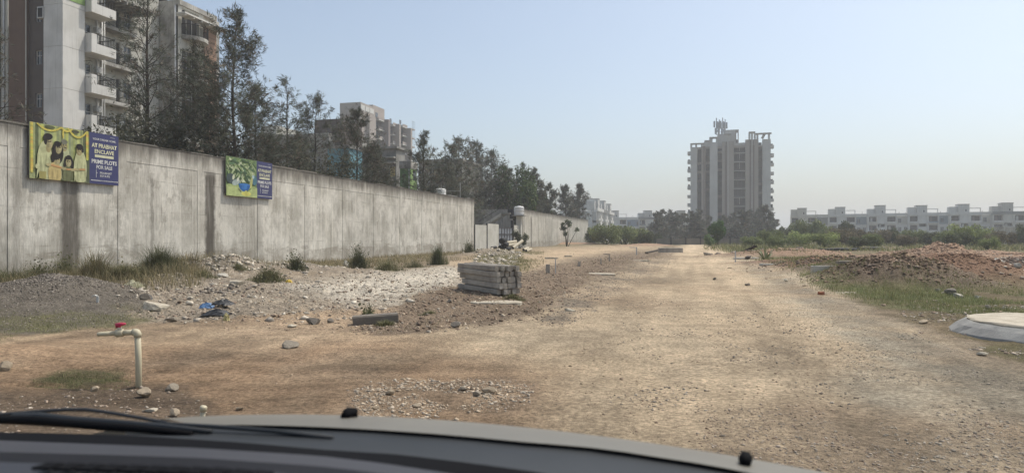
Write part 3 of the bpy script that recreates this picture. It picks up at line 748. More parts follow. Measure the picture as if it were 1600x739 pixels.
def banner(label, px0, px1, kind):
    s0, s1 = wall_s(px0), wall_s(px1)
    W, Z0, HH = s1 - s0, 3.24, 1.79
    c, s = math.cos(WALL_RZ), math.sin(WALL_RZ)
    loc = Vector((WX0 + c * s0, s * s0, Z0)) + Vector((math.sin(WALL_RZ), -math.cos(WALL_RZ), 0)) * 0.12
    root = thing('banner', label, 'banner', loc, WALL_RZ, 'advertising banners on the boundary wall')
    fr = MB()
    fr.box(0, 0.0, 0, W, 0.03, HH)
    for q in (0.05, W / 2, W - 0.05):
        fr.box(q - 0.02, 0.031, 0.1, q + 0.02, 0.118, HH - 0.2)
    fr.build('frame', BACKER, root)
    PW = W * 0.64
    MB().box(PW + 0.001, -0.003, 0.006, W - 0.004, -0.0005, HH - 0.006).build('text_panel', NAVY, root)
    if kind == 'family':
        sh = []
        pale = (0.30, 0.33, 0.16); sh.append((rect(0.004, 0.006, PW, HH - 0.006), pale))
        for i in range(14):                                                   # curtain folds
            x = 0.1 + i * (PW - .15) / 14
            sh.append((rect(x, 0.05, x + 0.045 + 0.03 * (i % 3), HH - 0.02), (0.23 + 0.09 * (i % 3), 0.265 + 0.09 * (i % 3), 0.135 + .04 * (i % 2))))
        U = lambda u: u * PW
        V = lambda v: v * HH
        def blob(u, v, ru, rv, c, tilt=0, n=18):
            sh.append((ell(U(u), V(v), U(ru), V(rv), n, tilt), c))
        sh.append((rect(U(.09), .02, U(.14), HH - .01), (0.10, 0.12, 0.06)))
        sh.append((rect(U(.885), .02, U(1.0), HH - .01), (0.09, 0.105, 0.06)))
        gold = (0.52, 0.44, 0.10)
        for u in (.035, .955):                                               # strings of flowers
            z = HH - .03
            while z > (0.18 if u < .5 else 0.8):
                blob(u, z / HH, .024, .026, (gold[0] * rnd.uniform(.8, 1.15), gold[1] * rnd.uniform(.8, 1.1), gold[2]), 0, 9); z -= .055
        for a, b, dip in ((.12, .5, .10), (.5, .68, .06), (.62, .94, .15)):
            for i in range(17):
                t = i / 16
                blob(a + (b - a) * t, .985 - dip * 4 * t * (1 - t) * .9, .016, .02, gold, 0, 8)
        blob(.31, .955, .085, .03, (0.09, 0.1, 0.05)); blob(.74, .95, .07, .03, (0.08, .08, .05)); blob(.53, .88, .014, .1, gold)
        skin, skin2, hair, shirt = (0.36, 0.32, 0.17), (0.30, 0.26, 0.13), (0.025, 0.022, 0.02), (0.42, 0.43, 0.24)
        def face(u, v, ru, rv, s, tilt=0):                                     # shaded cheek, brow, eyes, nose and smile
            blob(u, v, ru, rv, s, tilt)
            blob(u - ru * .45, v - rv * .1, ru * .5, rv * .8, tuple(c * .72 for c in s), tilt, 12)
            blob(u + ru * .3, v + rv * .15, ru * .35, rv * .4, tuple(c * 1.18 for c in s), tilt, 10)
            for e in (-.35, .42):
                blob(u + ru * e, v + rv * .18, ru * .2, rv * .07, hair, tilt, 8); blob(u + ru * e, v + rv * .36, ru * .26, rv * .05, hair, tilt, 8)
            blob(u + ru * .1, v - rv * .12, ru * .13, rv * .16, tuple(c * .8 for c in s), tilt, 8)
        def folds(u, v, w, h, c, k):
            for i in range(k):
                x = u - w + 2 * w * (i + .5) / k
                blob(x, v - h * .1 * (i % 3), w * .10, h * (.75 - .2 * (i % 2)), tuple(q * (.78 if i % 2 else 1.12) for q in c), .12 * ((i % 3) - 1), 10)
        # older man behind
        blob(.55, .33, .10, .34, (0.40, 0.42, 0.25)); folds(.55, .3, .09, .3, (0.40, 0.42, 0.25), 5); face(.55, .645, .052, .098, skin2); blob(.548, .725, .055, .045, (0.16, 0.16, 0.12)); blob(.55, .60, .022, .008, (.36, .33, .24)); blob(.565, .615, .02, .01, hair)
        # tall young man
        blob(.23, .30, .125, .40, shirt); folds(.22, .28, .11, .36, shirt, 6); blob(.285, .56, .04, .07, skin2); face(.295, .665, .056, .105, skin, .15); blob(.275, .775, .078, .062, hair, .2); blob(.235, .70, .026, .075, hair, .1); blob(.318, .622, .015, .006, (.42, .39, .28)); blob(.30, .685, .03, .008, hair)
        # woman
        blob(.435, .50, .095, .20, hair); blob(.40, .40, .07, .2, hair); face(.45, .585, .05, .095, skin, -.1); blob(.43, .67, .06, .05, hair, -.1); blob(.456, .536, .017, .006, (.42, .39, .28)); blob(.445, .61, .034, .007, hair)
        # teenage boy
        blob(.82, .26, .115, .36, shirt); folds(.82, .24, .10, .32, shirt, 6); face(.80, .595, .05, .092, skin2); blob(.805, .675, .062, .055, hair); blob(.855, .62, .02, .055, hair); blob(.796, .553, .016, .006, (.42, .39, .28)); blob(.795, .62, .032, .007, hair)
        # small boy in front
        blob(.385, .12, .11, .22, (0.45, 0.36, 0.16)); folds(.385, .1, .1, .2, (0.45, 0.36, 0.16), 5); face(.42, .36, .05, .075, skin); blob(.39, .43, .075, .06, hair); blob(.35, .39, .03, .07, hair); blob(.426, .327, .014, .006, (.42, .39, .28))
        # girl in front
        blob(.615, .30, .085, .19, hair); blob(.60, .12, .09, .17, (0.13, 0.14, 0.07)); folds(.60, .1, .08, .15, (0.13, 0.14, 0.07), 4); face(.61, .35, .047, .08, skin); blob(.605, .435, .06, .035, hair); blob(.612, .316, .016, .006, (.42, .39, .28)); blob(.61, .375, .03, .006, hair)
        sh.append(([(U(.27), V(.30)), (U(.60), V(.235)), (U(.90), V(.27)), (U(.90), V(.235)), (U(.60), V(.205)), (U(.27), V(.265))], (0.47, 0.27, 0.12)))
        for u, v in ((.28, .27), (.53, .23), (.68, .22), (.76, .24)):
            blob(u, v, .04, .028, skin)
        blob(.10, .22, .03, .045, (.45, .45, .25)); sh.append((rect(U(.13), .02, U(.24), V(.14)), (0.30, .27, .1)))
        flat_print('printed_picture', sh, root, (PW, HH - .006))
    else:
        sh = [(rect(0.004, 0.006, PW, HH - 0.006), (0.13, 0.19, 0.08))]
        rr = random.Random(3)
        for i in range(150):                                                  # fronds and leaves
            x, z = rr.uniform(.03, .97), rr.uniform(.36, .97)
            g = rr.choice([(0.06, 0.10, 0.05), (0.20, 0.27, 0.12), (0.33, 0.40, 0.22), (0.10, 0.17, 0.09), (0.42, 0.46, 0.30)])
            ln, wd = rr.uniform(.05, .13), rr.uniform(.010, .028); tl = rr.uniform(-1.2, 1.2)
            cx, cz = x * PW, z * HH
            dx, dz = ln * PW * math.cos(tl), ln * PW * math.sin(tl)
            if 0.02 < cx - abs(dx) and cx + abs(dx) < PW - .02 and cz + abs(dz) < HH - .02:
                sh.append((ell(cx, cz, ln * PW, wd * PW, 10, tl), g))
        sh.append((rect(0.004, 0.006, PW, HH * .27), (0.36, 0.42, 0.18)))
        for i in range(8):
            sh.append((ell(PW * (.1 + .11 * i), HH * .27, PW * .08, HH * .035, 10), (0.28, 0.35, 0.14)))
        sh += [(ell(PW * .13, HH * .44, PW * .13, HH * .13), (0.06, 0.08, 0.08)), (ell(PW * .90, HH * .46, PW * .09, HH * .13), (0.07, 0.16, 0.2)), (ell(PW * .30, HH * .36, PW * .13, HH * .075, 16, .3), (0.30, 0.36, 0.34)),
               (ell(PW * .22, HH * .48, PW * .035, HH * .07, 12, -.4), (0.45, 0.47, 0.33)), (ell(PW * .36, HH * .44, PW * .03, HH * .06, 12, -.5), (0.5, 0.52, 0.42)),
               (ell(PW * .57, HH * .31, PW * .185, HH * .17, 20, 0, math.pi, 2 * math.pi), (0.02, 0.10, 0.30)), (ell(PW * .57, HH * .32, PW * .185, HH * .03), (0.05, 0.17, 0.42)), (ell(PW * .57, HH * .25, PW * .10, HH * .06), (0.04, 0.15, 0.38)),
               (ell(PW * .80, HH * .38, PW * .035, HH * .17, 14, -.25), (0.42, 0.42, 0.16)), (ell(PW * .86, HH * .55, PW * .04, HH * .05), (0.35, 0.45, 0.45)),
               (ell(PW * .63, HH * .085, PW * .16, HH * .06), (0.52, 0.50, 0.13)), ([(PW * .5, HH * .09), (PW * .62, HH * .18), (PW * .78, HH * .07), (PW * .64, HH * .06)], (0.48, 0.47, 0.12)),
               (ell(PW * .72, HH * .19, PW * .10, HH * .02, 10, .5), (0.15, .2, .07)), (ell(PW * .42, HH * .16, PW * .06, HH * .02, 10, -.6), (0.10, .12, .06))]
        flat_print('printed_picture', sh, root, (PW, HH - .006))
    q = W - PW
    cx = PW + q / 2
    Z = lambda v: HH * (1 - v)
    lettering('YOUR DREAM HOME,', cx, Z(.125), q * .80, .085, INK_W, root, .012)
    lettering('AT PRABHAT', cx, Z(.245), q * .86, .15, INK_Y, root, .03)
    lettering('ENCLAVE', cx, Z(.36), q * .66, .145, INK_Y, root, .03)
    MB().box(cx - q * .32, -0.0075, Z(.475), cx + q * .32, -0.004, Z(.425)).build('text_bar', INK_Y, root)
    lettering('PRIME PLOTS', cx, Z(.56), q * .86, .145, INK_W, root, .03)
    lettering('FOR SALE', cx, Z(.665), q * .54, .13, INK_W, root, .03)
    lettering('PRABHAT', cx + q * .05, Z(.775), q * .40, .075, INK_W, root, .012)
    lettering('ESTATE', cx + q * .02, Z(.835), q * .33, .07, INK_W, root, .012)
    lg = MB()
    for a in ((0, .72, .012, .87), (.03, .77, .045, .79)):
        lg.box(PW + q * .22 + a[0], -0.0075, Z(a[1]), PW + q * .22 + a[2], -0.004, Z(a[3]))
    lg.build('logo_mark', INK_W, root)
    fine = MB()
    xx = PW + q * .05
    while xx < W - q * .06:                                                    # contact line, too small to read
        w = rnd.uniform(.012, .05)
        fine.box(xx, -0.0075, Z(.93) - .014, xx + w, -0.004, Z(.93) + .014); xx += w + .012
    fine.build('contact_line', INK_W, root)
    fine = MB()
    for i in range(6):
        fine.box(cx + q * .2 + i * .035, -0.0075, Z(.05) - .006, cx + q * .2 + i * .035 + .026, -0.004, Z(.05) + .006)
    fine.build('fine_print', INK_W, root)
    return root
banner('banner printed with a smiling family beside navy text panel', 41, 181, 'family')
banner('banner printed with a leafy garden and blue bowl beside navy text', 349, 422, 'garden')
# ------------------------------------------------------------------ buildings
GLASS = mat('window_glass', (0.035, 0.045, 0.055), (0.06, 0.07, 0.08), 1.5, rough=0.12, spec=0.6)
DARKGLASS = mat('dark_opening', (0.02, 0.02, 0.02), (0.036, 0.034, 0.032), 2, rough=0.5)
WFRAME = mat('white_frame', (0.55, 0.55, 0.53), rough=0.6)
IRON = mat('dark_iron', (0.03, 0.028, 0.026), rough=0.6)
WHITE = mat('dirty_white_render', (0.62, 0.61, 0.57), (0.52, 0.51, 0.47), 0.5, streak=0.35)
CREAM = mat('cream_render', (0.50, 0.49, 0.44), (0.42, 0.41, 0.36), 0.6, streak=0.55)
BROWN = mat('brown_render', (0.15, 0.105, 0.08), (0.13, 0.09, 0.07), 0.4, streak=0.25)
TAUPE = mat('taupe_render', (0.115, 0.098, 0.088), (0.10, 0.085, 0.075), 0.5, streak=0.2)
STAINED = mat('stained_render', (0.48, 0.465, 0.42), (0.20, 0.19, 0.17), 0.45, streak=0.85)
GREENB = mat('green_paint', (0.24, 0.36, 0.13), rough=0.8)
BRICKT = mat('tan_cladding', (0.33, 0.215, 0.15), (0.29, 0.19, 0.135), 1.5)
ACM = mat('ac_casing', (0.45, 0.45, 0.43), rough=0.6)

class Frame:
    def __init__(s, px, Y, rz=WALL_RZ):
        s.O = Vector(((px - CX) / F * Y, Y, 0)); s.rz = rz
        s.c, s.s = math.cos(rz), math.sin(rz)
    def w(s, lx, ly):
        return s.O.x + s.c * lx - s.s * ly, s.O.y + s.s * lx + s.c * ly
    def x(s, px, ly=0.0):
        k = (px - CX) / F
        return (k * (s.O.y + s.c * ly) - s.O.x + s.s * ly) / (s.c - k * s.s)
    def y(s, px, lx=0.0):
        k = (px - CX) / F
        return (s.O.x + s.c * lx - k * (s.O.y + s.s * lx)) / (s.s + k * s.c)
    def z(s, py, lx=0.0, ly=0.0):
        return H + (CY - py) / F * s.w(lx, ly)[1]

def window(parent, axis, a0, a1, z0, z1, at_, frame_m=None, pane_m=None, bars=1, name='window', trans=0.0):
    """frame bars round an opening with a pane behind; axis 'y': wall facing -y at y=at_, a = x; axis 'x': wall facing -x, a = y"""
    fm, pm = frame_m or WFRAME, pane_m or GLASS
    t = 0.04
    mb = MB()
    def bx(u0, u1, v0, v1, d0, d1, b):
        if axis == 'y':
            b.box(u0, at_ + d0, v0, u1, at_ + d1, v1)
        else:
            b.box(at_ + d0, u0, v0, at_ + d1, u1, v1)
    bx(a0, a1, z0, z0 + t, -.02, .06, mb); bx(a0, a1, z1 - t, z1, -.02, .06, mb)
    bx(a0, a0 + t, z0 + t, z1 - t, -.02, .06, mb); bx(a1 - t, a1, z0 + t, z1 - t, -.02, .06, mb)
    for i in range(bars):
        q = a0 + (a1 - a0) * (i + 1) / (bars + 1)
        bx(q - t / 2, q + t / 2, z0 + t, z1 - t, -.015, .055, mb)
    if trans:
        zz = z0 + (z1 - z0) * trans
        bx(a0 + t, a1 - t, zz - t / 2, zz + t / 2, -.025, .05, mb)
    w = mb.build(name, fm, parent)
    pb = MB(); bx(a0 + .01, a1 - .01, z0 + .01, z1 - .01, .03, .045, pb)
    pb.build('pane', pm, w)
    return w

def railing(parent, pts, z0, z1, step=0.12, m=None, name='railing'):
    mb = MB()
    for (ax, ay), (bx_, by_) in zip(pts, pts[1:]):
        mb.beam((ax, ay, z1), (bx_, by_, z1), .06, .05); mb.beam((ax, ay, z0 + .08), (bx_, by_, z0 + .08), .03, .03)
        L = math.hypot(bx_ - ax, by_ - ay); n = max(2, int(L / step))
        for i in range(n + 1):
            t = i / n
            x, y = ax + (bx_ - ax) * t, ay + (by_ - ay) * t
            mb.box(x - .012, y - .012, z0, x + .012, y + .012, z1)
    return mb.build(name, m or IRON, parent)

# --- the near block, white pillar and brown flank
fr = Frame(98, 50)
blk = thing('apartment_block', 'tall apartment block with white corner pillar, brown flank and stacked balconies', 'apartment block', (fr.O.x, fr.O.y, 0), WALL_RZ)
py1 = fr.y(68, 0)
levels = [fr.z(p, 2.5, -.3) for p in (211, 148, 85, 23)]
FLH = levels[2] - levels[1]
levels = [levels[0] - 2 * FLH, levels[0] - FLH] + levels + [levels[-1] + FLH, levels[-1] + 2 * FLH]
top = levels[-1] + 1.0
seams = [fr.z(140, .5, 0) + FLH * k for k in range(-3, 5)]
zz = [0] + [s for s in seams if s > 0.5] + [top]
for a, b in zip(zz, zz[1:]):
    MB().box(0, 0, a + .012, 1.88, py1, b - .012).build('pillar_storey', WHITE, blk)
MB().box(.03, .03, 0, 1.85, py1 - .03, top - .1).build('pillar_core', CREAM, blk)
gz0 = fr.z(8, 1.5, 0)
MB().box(.02, -.035, gz0, 1.87, -.002, gz0 + 1.2).build('green_band', GREENB, blk)
# brown flank
yb0, yb1, yb2 = py1, fr.y(45, .35), fr.y(14, .1)
mb = MB()
holes = []
wins = []
for c in (25, 91, 158):
    a1, a0 = fr.y(55.5, .35), fr.y(65.5, .35)
    z1, z0 = fr.z(c - 11, .35, 3), fr.z(c + 11, .35, 3)
    holes.append((-a1, -a0, z0, z1)); wins.append((a0, a1, z0, z1))
lo = wins[-1]
holes.append((-lo[1], -lo[0], lo[2] - FLH, lo[3] - FLH))
mb.holed(.35, -yb1, -yb0, 0, top, holes, .18, axis='x')
mb.box(.56, yb0, 0, 2, yb1, top - .02)
mb.build('flank_wall', TAUPE, blk)
for a0, a1, z0, z1 in wins:
    window(blk, 'x', a0, a1, z0, z1, .46, trans=.62)
ac = MB().box(-.10, wins[0][0] - .62, wins[0][2] + .1, .34, wins[0][0] - .05, wins[0][2] + .95)
acu = ac.build('air_conditioner', ACM, blk)
MB().box(-.115, wins[0][0] - .55, wins[0][2] + .18, -.103, wins[0][0] - .15, wins[0][2] + .85).build('fan_grille', IRON, acu)
MB().box(.08, yb1, 0, 3, yb2, top - .03).build('brown_wall', BROWN, blk)
MB().path([(.02, yb1 - .12, 0), (.02, yb1 - .12, top)], .04, 6).build('drain_pipe', CREAM, blk)
# balcony bay
ybay = 1.0
bx0, bx1 = 1.9, fr.x(181, -.55)
mb = MB(); holes = []; doors = []
for z in levels:
    d0, d1 = bx0 + .12, bx0 + 1.55
    holes.append((d0, d1, z + .35, z + 2.55)); doors.append((d0, d1, z + .35, z + 2.55))
mb.holed(ybay, bx0 - .02, bx1 + .2, 0, top - .05, holes, .2)
mb.box(bx0, ybay + .24, 0, bx1 + .2, 5, top - .06)
mb.build('bay_wall', CREAM, blk)
for d0, d1, z0, z1 in doors[2:]:
    window(blk, 'y', d0, d1, z0, z1, ybay + .1, bars=2, name='balcony_door', trans=.72)
for z in levels[1:]:
    mb = MB()
    xm = fr.x(151, -.55)
    mb.box(bx0 + .03, -.58, z, bx1, ybay - .01, z + .16)                       # slab
    mb.box(bx0 + .03, -.58, z + .161, bx0 + .15, ybay - .012, z + 1.42)        # end parapet
    mb.box(bx0 + .151, -.58, z + .161, xm, -.46, z + 1.42)                     # tall front
    mb.box(xm + .001, -.58, z + .161, bx1, -.46, z + .72)                      # low front
    mb.box(bx1 - .12, -.459, z + .161, bx1, ybay - .012, z + .72)
    bal = mb.build('balcony', WHITE, blk)
    railing(bal, [(bx0 + .1, -.52), (xm, -.52), (bx1 - .06, -.52), (bx1 - .06, ybay)], z + .72, z + 1.45, .14)
for xx, r in ((bx1 + .10, .07), (bx1 + .34, .055), (bx1 - .35, .05)):
    MB().path([(xx, ybay - .1, 0), (xx, ybay - .1, top)], r, 8).build('drain_pipe', WFRAME, blk, True)
for z in levels[2:5]:
    u = MB().box(bx1 - .62, ybay - .34, z + 2.0, bx1 - .12, ybay - .02, z + 2.45).build('air_conditioner', ACM, blk)
    MB().path([(bx1 - .37 + .17 * math.cos(t), ybay - .345, z + 2.22 + .17 * math.sin(t)) for t in np.linspace(0, 6.28, 9)], .012, 4).build('fan_grille', IRON, u)
# recessed middle
yr = 2.6
rx0, rx1 = bx1 + .22, 12.2
mb = MB(); holes = []; wn_ = []
cA0, cA1 = fr.x(181, yr), fr.x(188, yr)
cB0, cB1 = fr.x(193.5, yr), fr.x(205, yr)
for z in levels:
    holes += [(cA0, cA1, z + .4, z + 2.5), (cB0, cB1, z + 1.0, z + 2.35)]
    wn_ += [(cA0, cA1, z + .4, z + 2.5, 0, 'balcony_door'), (cB0, cB1, z + 1.0, z + 2.35, 1, 'window')]
mb.holed(yr, rx0 - .02, rx1, 0, top - .5, holes, .2)
mb.box(rx0, yr + .25, 0, rx1, 7, top - .6)
mb.build('recess_wall', CREAM, blk)
for a, b, z0, z1, bars, nm in wn_[4:12]:
    window(blk, 'y', a, b, z0, z1, yr + .1, bars=bars, name=nm, trans=.6, pane_m=DARKGLASS if nm == 'balcony_door' else None)
for z in levels[1:6]:
    b = MB().box(rx0 + .05, yr - 1.0, z, cB0 + .5, yr - .01, z + .28).build('balcony', STAINED, blk)
    railing(b, [(rx0 + .1, yr - .95), (cB0 + .45, yr - .95), (cB0 + .45, yr - .05)], z + .28, z + 1.25, .11)
zc = fr.z(12, rx0 + 2, 1.5)
can = MB().box(rx0 + .2, .3, zc + .25, 9.4, yr - .02, zc + .4)
for i in range(7):
    can.box(rx0 + .3 + i * .7, .25, zc, rx0 + .42 + i * .7, yr - .03, zc + .248)
can.build('roof_canopy', STAINED, blk)

# --- second block behind it, stained flank and curved balconies
fw = Frame(281, 62)
wing = thing('apartment_block', 'stained apartment block with flat roof slab, brick end and dark balcony behind thin trees', 'apartment block', (fw.O.x, fw.O.y, 0), WALL_RZ)
yw1 = fw.y(196, 0)
topw = fw.z(4, 0, 0)
MB().box(0, .5, 0, 6, yw1 + 1.0, topw).build('flank_wall', STAINED, wing)
zl = [fw.z(p, 1.5, 0) for p in (61, 124, 187)]
x_a, x_b, x_c = fw.x(283, .2), fw.x(318, .2), fw.x(336, .2)
mb = MB(); holes = []
for z in zl:
    holes.append((x_a + .1, x_a + 2.3, z + .2, z + 2.5))
mb.holed(.2, 0, x_b, 0, topw - .01, holes, .3)
mb.box(.001, .505, 0, x_c - .02, 5, topw - .02)
mb.build('front_wall', CREAM, wing)
MB().box(x_b, .05, 0, x_c, .6, topw - 1.1).build('brick_end', BRICKT, wing)
for i in range(26):
    MB().box(x_b - .004, .04, 8.0 + i * .52, x_c + .004, .6, 8.03 + i * .52).build('cladding_joint', TAUPE, wing)
for z in zl:
    window(wing, 'y', x_a + .1, x_a + 2.3, z + .2, z + 2.5, .38, bars=2, name='balcony_door', trans=.7, pane_m=DARKGLASS)
    mb = MB()
    arc = [(x_a + 1.5 + 1.45 * math.cos(t), .19 - 1.25 * math.sin(t)) for t in np.linspace(math.pi, 0, 11)]
    for za, zb in ((z - .30, z + .05),):
        k = len(mb.v)
        mb.quad([(x, y, za) for x, y in arc]); mb.quad([(x, y, zb) for x, y in reversed(arc)])
        for (ax, ay), (bx_, by_) in zip(arc, arc[1:]):
            mb.quad([(ax, ay, za), (bx_, by_, za), (bx_, by_, zb), (ax, ay, zb)])
    b = mb.build('balcony', STAINED, wing)
    railing(b, arc, z + .05, z + 1.05, .12)
za = fw.z(16, 0, -.6)
ro = MB().box(-.5, -1.0, topw - 1.25, x_c + .35, .045, topw - 1.1)
for i in range(5):
    ro.box(-.4 + i * 1.05, -.95, topw - 1.40, -.28 + i * 1.05, .04, topw - 1.252)
ro.build('roof_slab', WHITE, wing)
MB().box(.02, .02, topw - .2, x_c + .1, 5, topw + .25).build('parapet', STAINED, wing)
MB().path([(-.08, .42, 0), (-.08, .42, topw - .3)], .08, 8).build('drain_pipe', WFRAME, wing, True)
tk = MB()
tk.path([(1.0, 3.0, topw + .26), (1.0, 3.0, topw + 1.4)], .6, 12); tk.build('roof_tank', IRON, wing)

# --- edge of a further block at the picture's side
fe = Frame(12, 56)
side = thing('apartment_block', 'pale slice of a block with drain pipes beside the brown flank', 'apartment block', (fe.O.x, fe.O.y, 0), WALL_RZ)
MB().box(0, 0, 0, 8, 9, 26).build('flank_wall', CREAM, side)
for i in range(3):
    MB().path([(-.08, .3 + i * .45, 0), (-.08, .3 + i * .45, 26)], .06, 6).build('drain_pipe', (WFRAME, TAUPE, WFRAME)[i], side, True)
for k in range(7):
    MB().box(-.03, 1.5, 2 + k * 3.1, -.002, 3, 3.4 + k * 3.1).build('window', DARKGLASS, side)

# --- distant grey-brown block with stepped piers
GREIGE = mat('greige_render', (0.38, 0.33, 0.29), (0.33, 0.285, 0.25), 0.15, streak=0.25)
MAUVE = mat('mauve_pier', (0.235, 0.195, 0.18), (0.21, 0.175, 0.16), 0.15, streak=0.2)
fm = Frame(577.5, 210)
mid = thing('apartment_block', 'distant grey brown apartment block with stepped piers and dark balcony stacks', 'apartment block', (fm.O.x, fm.O.y, 0), WALL_RZ)
zt = fm.z(181, 0, 0)
xs = [fm.x(p, 0) for p in (577.5, 587.5, 597)]
MB().box(0, 0, 0, xs[1], 10, zt).build('front_bay', GREIGE, mid)
ypent = 1.2
MB().box(fm.x(559.5, ypent + 0) if False else -3.5, ypent, zt - 8, xs[1] + 1, fm.y(531, -3.5), fm.z(163.5, 0, 1)).build('roof_house', GREIGE, mid)
MB().box(xs[1] + 1.01, ypent + .4, zt - 8, xs[1] + 9.5, 9, fm.z(166.5, 8, 1)).build('roof_house', GREIGE, mid)
for k in range(3):
    a = -3.45 + k * 3.0
    MB().box(a, ypent - .12, fm.z(175, 0, 1), a + 2.6, ypent - .005, fm.z(167, 0, 1)).build('roof_panel', WHITE, mid)
def stack(px0, px1, py_top, nfl=13):
    a, b = fm.x(px0, 1.2), fm.x(px1, 1.2)
    zt_ = fm.z(py_top, a, 1)
    MB().box(a, 1.6, 0, b, 10, zt_ + .8).build('balcony_back', DARKGLASS, mid)
    for k in range(5):
        z = zt_ - k * 3.05
        s = MB().box(a + .02, .2, z - .25, b - .02, 1.59, z).build('balcony', WHITE, mid)
        MB().box(a + .05, .22, z + .001, b - .05, .3, z + .85).build('parapet', TAUPE if k % 2 else GREIGE, s)
        MB().box(a + .3, 1.54, z + .9, a + (b - a) * .45, 1.598, z + 2.3).build('window', GLASS, s)
def pier(px0, pxf, px1, py_top):
    """pier whose near face shows from px0 to pxf and road face from pxf to px1"""
    a = fm.x(pxf, -1.2); b = fm.x(px1, -1.2)
    MB().box(a, -1.2, 0, max(b, a + 1.2), fm.y(px0, a) + 1.5, fm.z(py_top, a, 0)).build('pier', MAUVE if (px0 in (597, 634)) else GREIGE, mid)
stack(587.5, 597, 187); pier(597, 607, 610, 187.5); stack(610, 617.5, 196); pier(617.5, 624, 625, 195); stack(625, 632.5, 198); pier(633, 642, 644, 201)
for k in range(3):
    z = fm.z(208, 40, 0) - k * 3.1
    b = MB().box(fm.x(644, -1.2) + .1, -1.1, z - .3, fm.x(649, -1.2), 1, z).build('balcony', GREIGE, mid)
    railing(b, [(fm.x(644, -1.2) + .2, -1.05), (fm.x(649, -1.2) - .1, -1.05)], z, z + 2.6, .5)

# --- low houses inside the wall
GREYR = mat('grey_render', (0.31, 0.305, 0.28), (0.16, 0.155, 0.14), 0.5, streak=0.7)
TEAL = mat('teal_paint', (0.12, 0.26, 0.30), (0.11, 0.23, 0.27), 0.6, streak=0.3)
LIME = mat('lime_paint', (0.30, 0.44, 0.17), (0.27, 0.40, 0.15), 0.6, streak=0.25)
LEAFG = mat('green_wall_paint', (0.15, 0.235, 0.11), (0.13, 0.21, 0.10), 0.6, streak=0.3)
OCHRE = mat('ochre_board', (0.50, 0.40, 0.20), rough=0.8)
f1 = Frame(619, 67)
h1 = thing('old_house', 'mould stained flat roofed grey house behind the wall with ochre doorway', 'house', (f1.O.x, f1.O.y, 0), WALL_RZ)
zt1 = f1.z(233, 0, 0); yl = f1.y(566, 0); xr = f1.x(633, 0)
mb = MB(); yd0, yd1 = f1.y(618, 0), f1.y(609, 0)
mb.holed(0, -yl, 0, 0, zt1, [(-yd1, -yd0 - .03, f1.z(277, 0, 0), f1.z(261, 0, 0)), (-f1.y(603, 0), -f1.y(596, 0), f1.z(277, 0, 0), f1.z(262, 0, 0))], .2, axis='x')
mb.holed(0, 0, xr, 0, zt1, [], .2)
mb.box(.21, .21, 0, xr - .01, yl, zt1 - .02)
mb.build('wall', GREYR, h1)
MB().box(.1, yd0 + .04, f1.z(277, 0, 0), .16, yd1, f1.z(261, 0, 0)).build('door', OCHRE, h1)
window(h1, 'x', f1.y(603, 0), f1.y(596, 0), f1.z(277, 0, 0), f1.z(262, 0, 0), .1)
MB().box(-.25, -.2, zt1, xr + .2, yl + .2, zt1 + .22).build('roof_slab', GREYR, h1)
for k in (248, 256):
    MB().box(-.45, .05, f1.z(k, 0, 0), -.005, yl - .5, f1.z(k, 0, 0) + .14).build('sunshade', STAINED, h1)
f2 = Frame(641, 63)
h2 = thing('green_house', 'small flat roofed house painted two tones of green behind the wall', 'house', (f2.O.x, f2.O.y, 0), WALL_RZ)
zt2 = f2.z(252, 0, 0); yl2 = f2.y(625, 0); xr2 = f2.x(651, 0)
MB().box(0, .02, 0, xr2, yl2, zt2 - .7).build('wall', LEAFG, h2)
MB().box(.02, -.02, 0, xr2, .018, zt2 - .72).build('front_wall', LIME, h2)
MB().box(-.06, -.08, zt2 - .7, xr2 + .06, yl2 + .05, zt2).build('parapet', STAINED, h2)
for i in range(9):
    MB().box(-.012, .03, 1 + i * .75, -.001, yl2 - .01, 1.02 + i * .75).build('wall_groove', GREENB, h2)
MB().path([(-.05, .1, 0), (-.05, .1, zt2 - .75)], .05, 6).build('drain_pipe', WFRAME, h2)
MB().box(.6, -.03, f2.z(283, 1, 0), 1.4, -.021, f2.z(268, 1, 0)).build('window', GLASS, h2)
f3 = Frame(545, 96)
h3 = thing('long_house', 'long dark grey building with teal side wall glimpsed through casuarinas', 'house', (f3.O.x, f3.O.y, 0), WALL_RZ)
zt3 = f3.z(232, 0, 0); yl3 = f3.y(395, 0); yt = f3.y(512, 0)
MB().box(0, 0, 0, 14, yt, zt3).build('wall', TEAL, h3)
MB().box(.4, yt + .01, 0, 14, yl3, f3.z(212, 0, 0)).build('wall', GREYR, h3)
MB().box(-.2, -.2, zt3, 14, yt, zt3 + .4).build('roof_slab', GREYR, h3)
MB().box(.2, yt + .02, f3.z(212, 0, 0), 14, yl3, f3.z(212, 0, 0) + .5).build('roof_slab', STAINED, h3)
MB().box(3, f3.y(432, 3), f3.z(212, 0, 0) + .5, 9, f3.y(408, 3), f3.z(195, 3, 10)).build('roof_house', CREAM, h3)
for k in range(6):
    a = yt + 2.0 + k * 2.1
    window(h3, 'x', a, a + 1.1, f3.z(236, 0, 0), f3.z(224, 0, 0), .36)
MB().box(2, f3.y(535, 2), zt3 + .4, 8, f3.y(492, 2), f3.z(186, 2, 2)).build('roof_house', TAUPE, h3)
f4 = Frame(722, 92)
h4 = thing('grey_house', 'drab grey flat roofed house hidden among trees behind wall', 'house', (f4.O.x, f4.O.y, 0), WALL_RZ)
MB().box(0, 0, 0, 9, f4.y(655, 0), f4.z(252, 0, 0)).build('wall', GREYR, h4)
MB().box(-.2, -.2, f4.z(252, 0, 0), 9.2, f4.y(655, 0) + .2, f4.z(252, 0, 0) + .3).build('roof_slab', GREYR, h4)
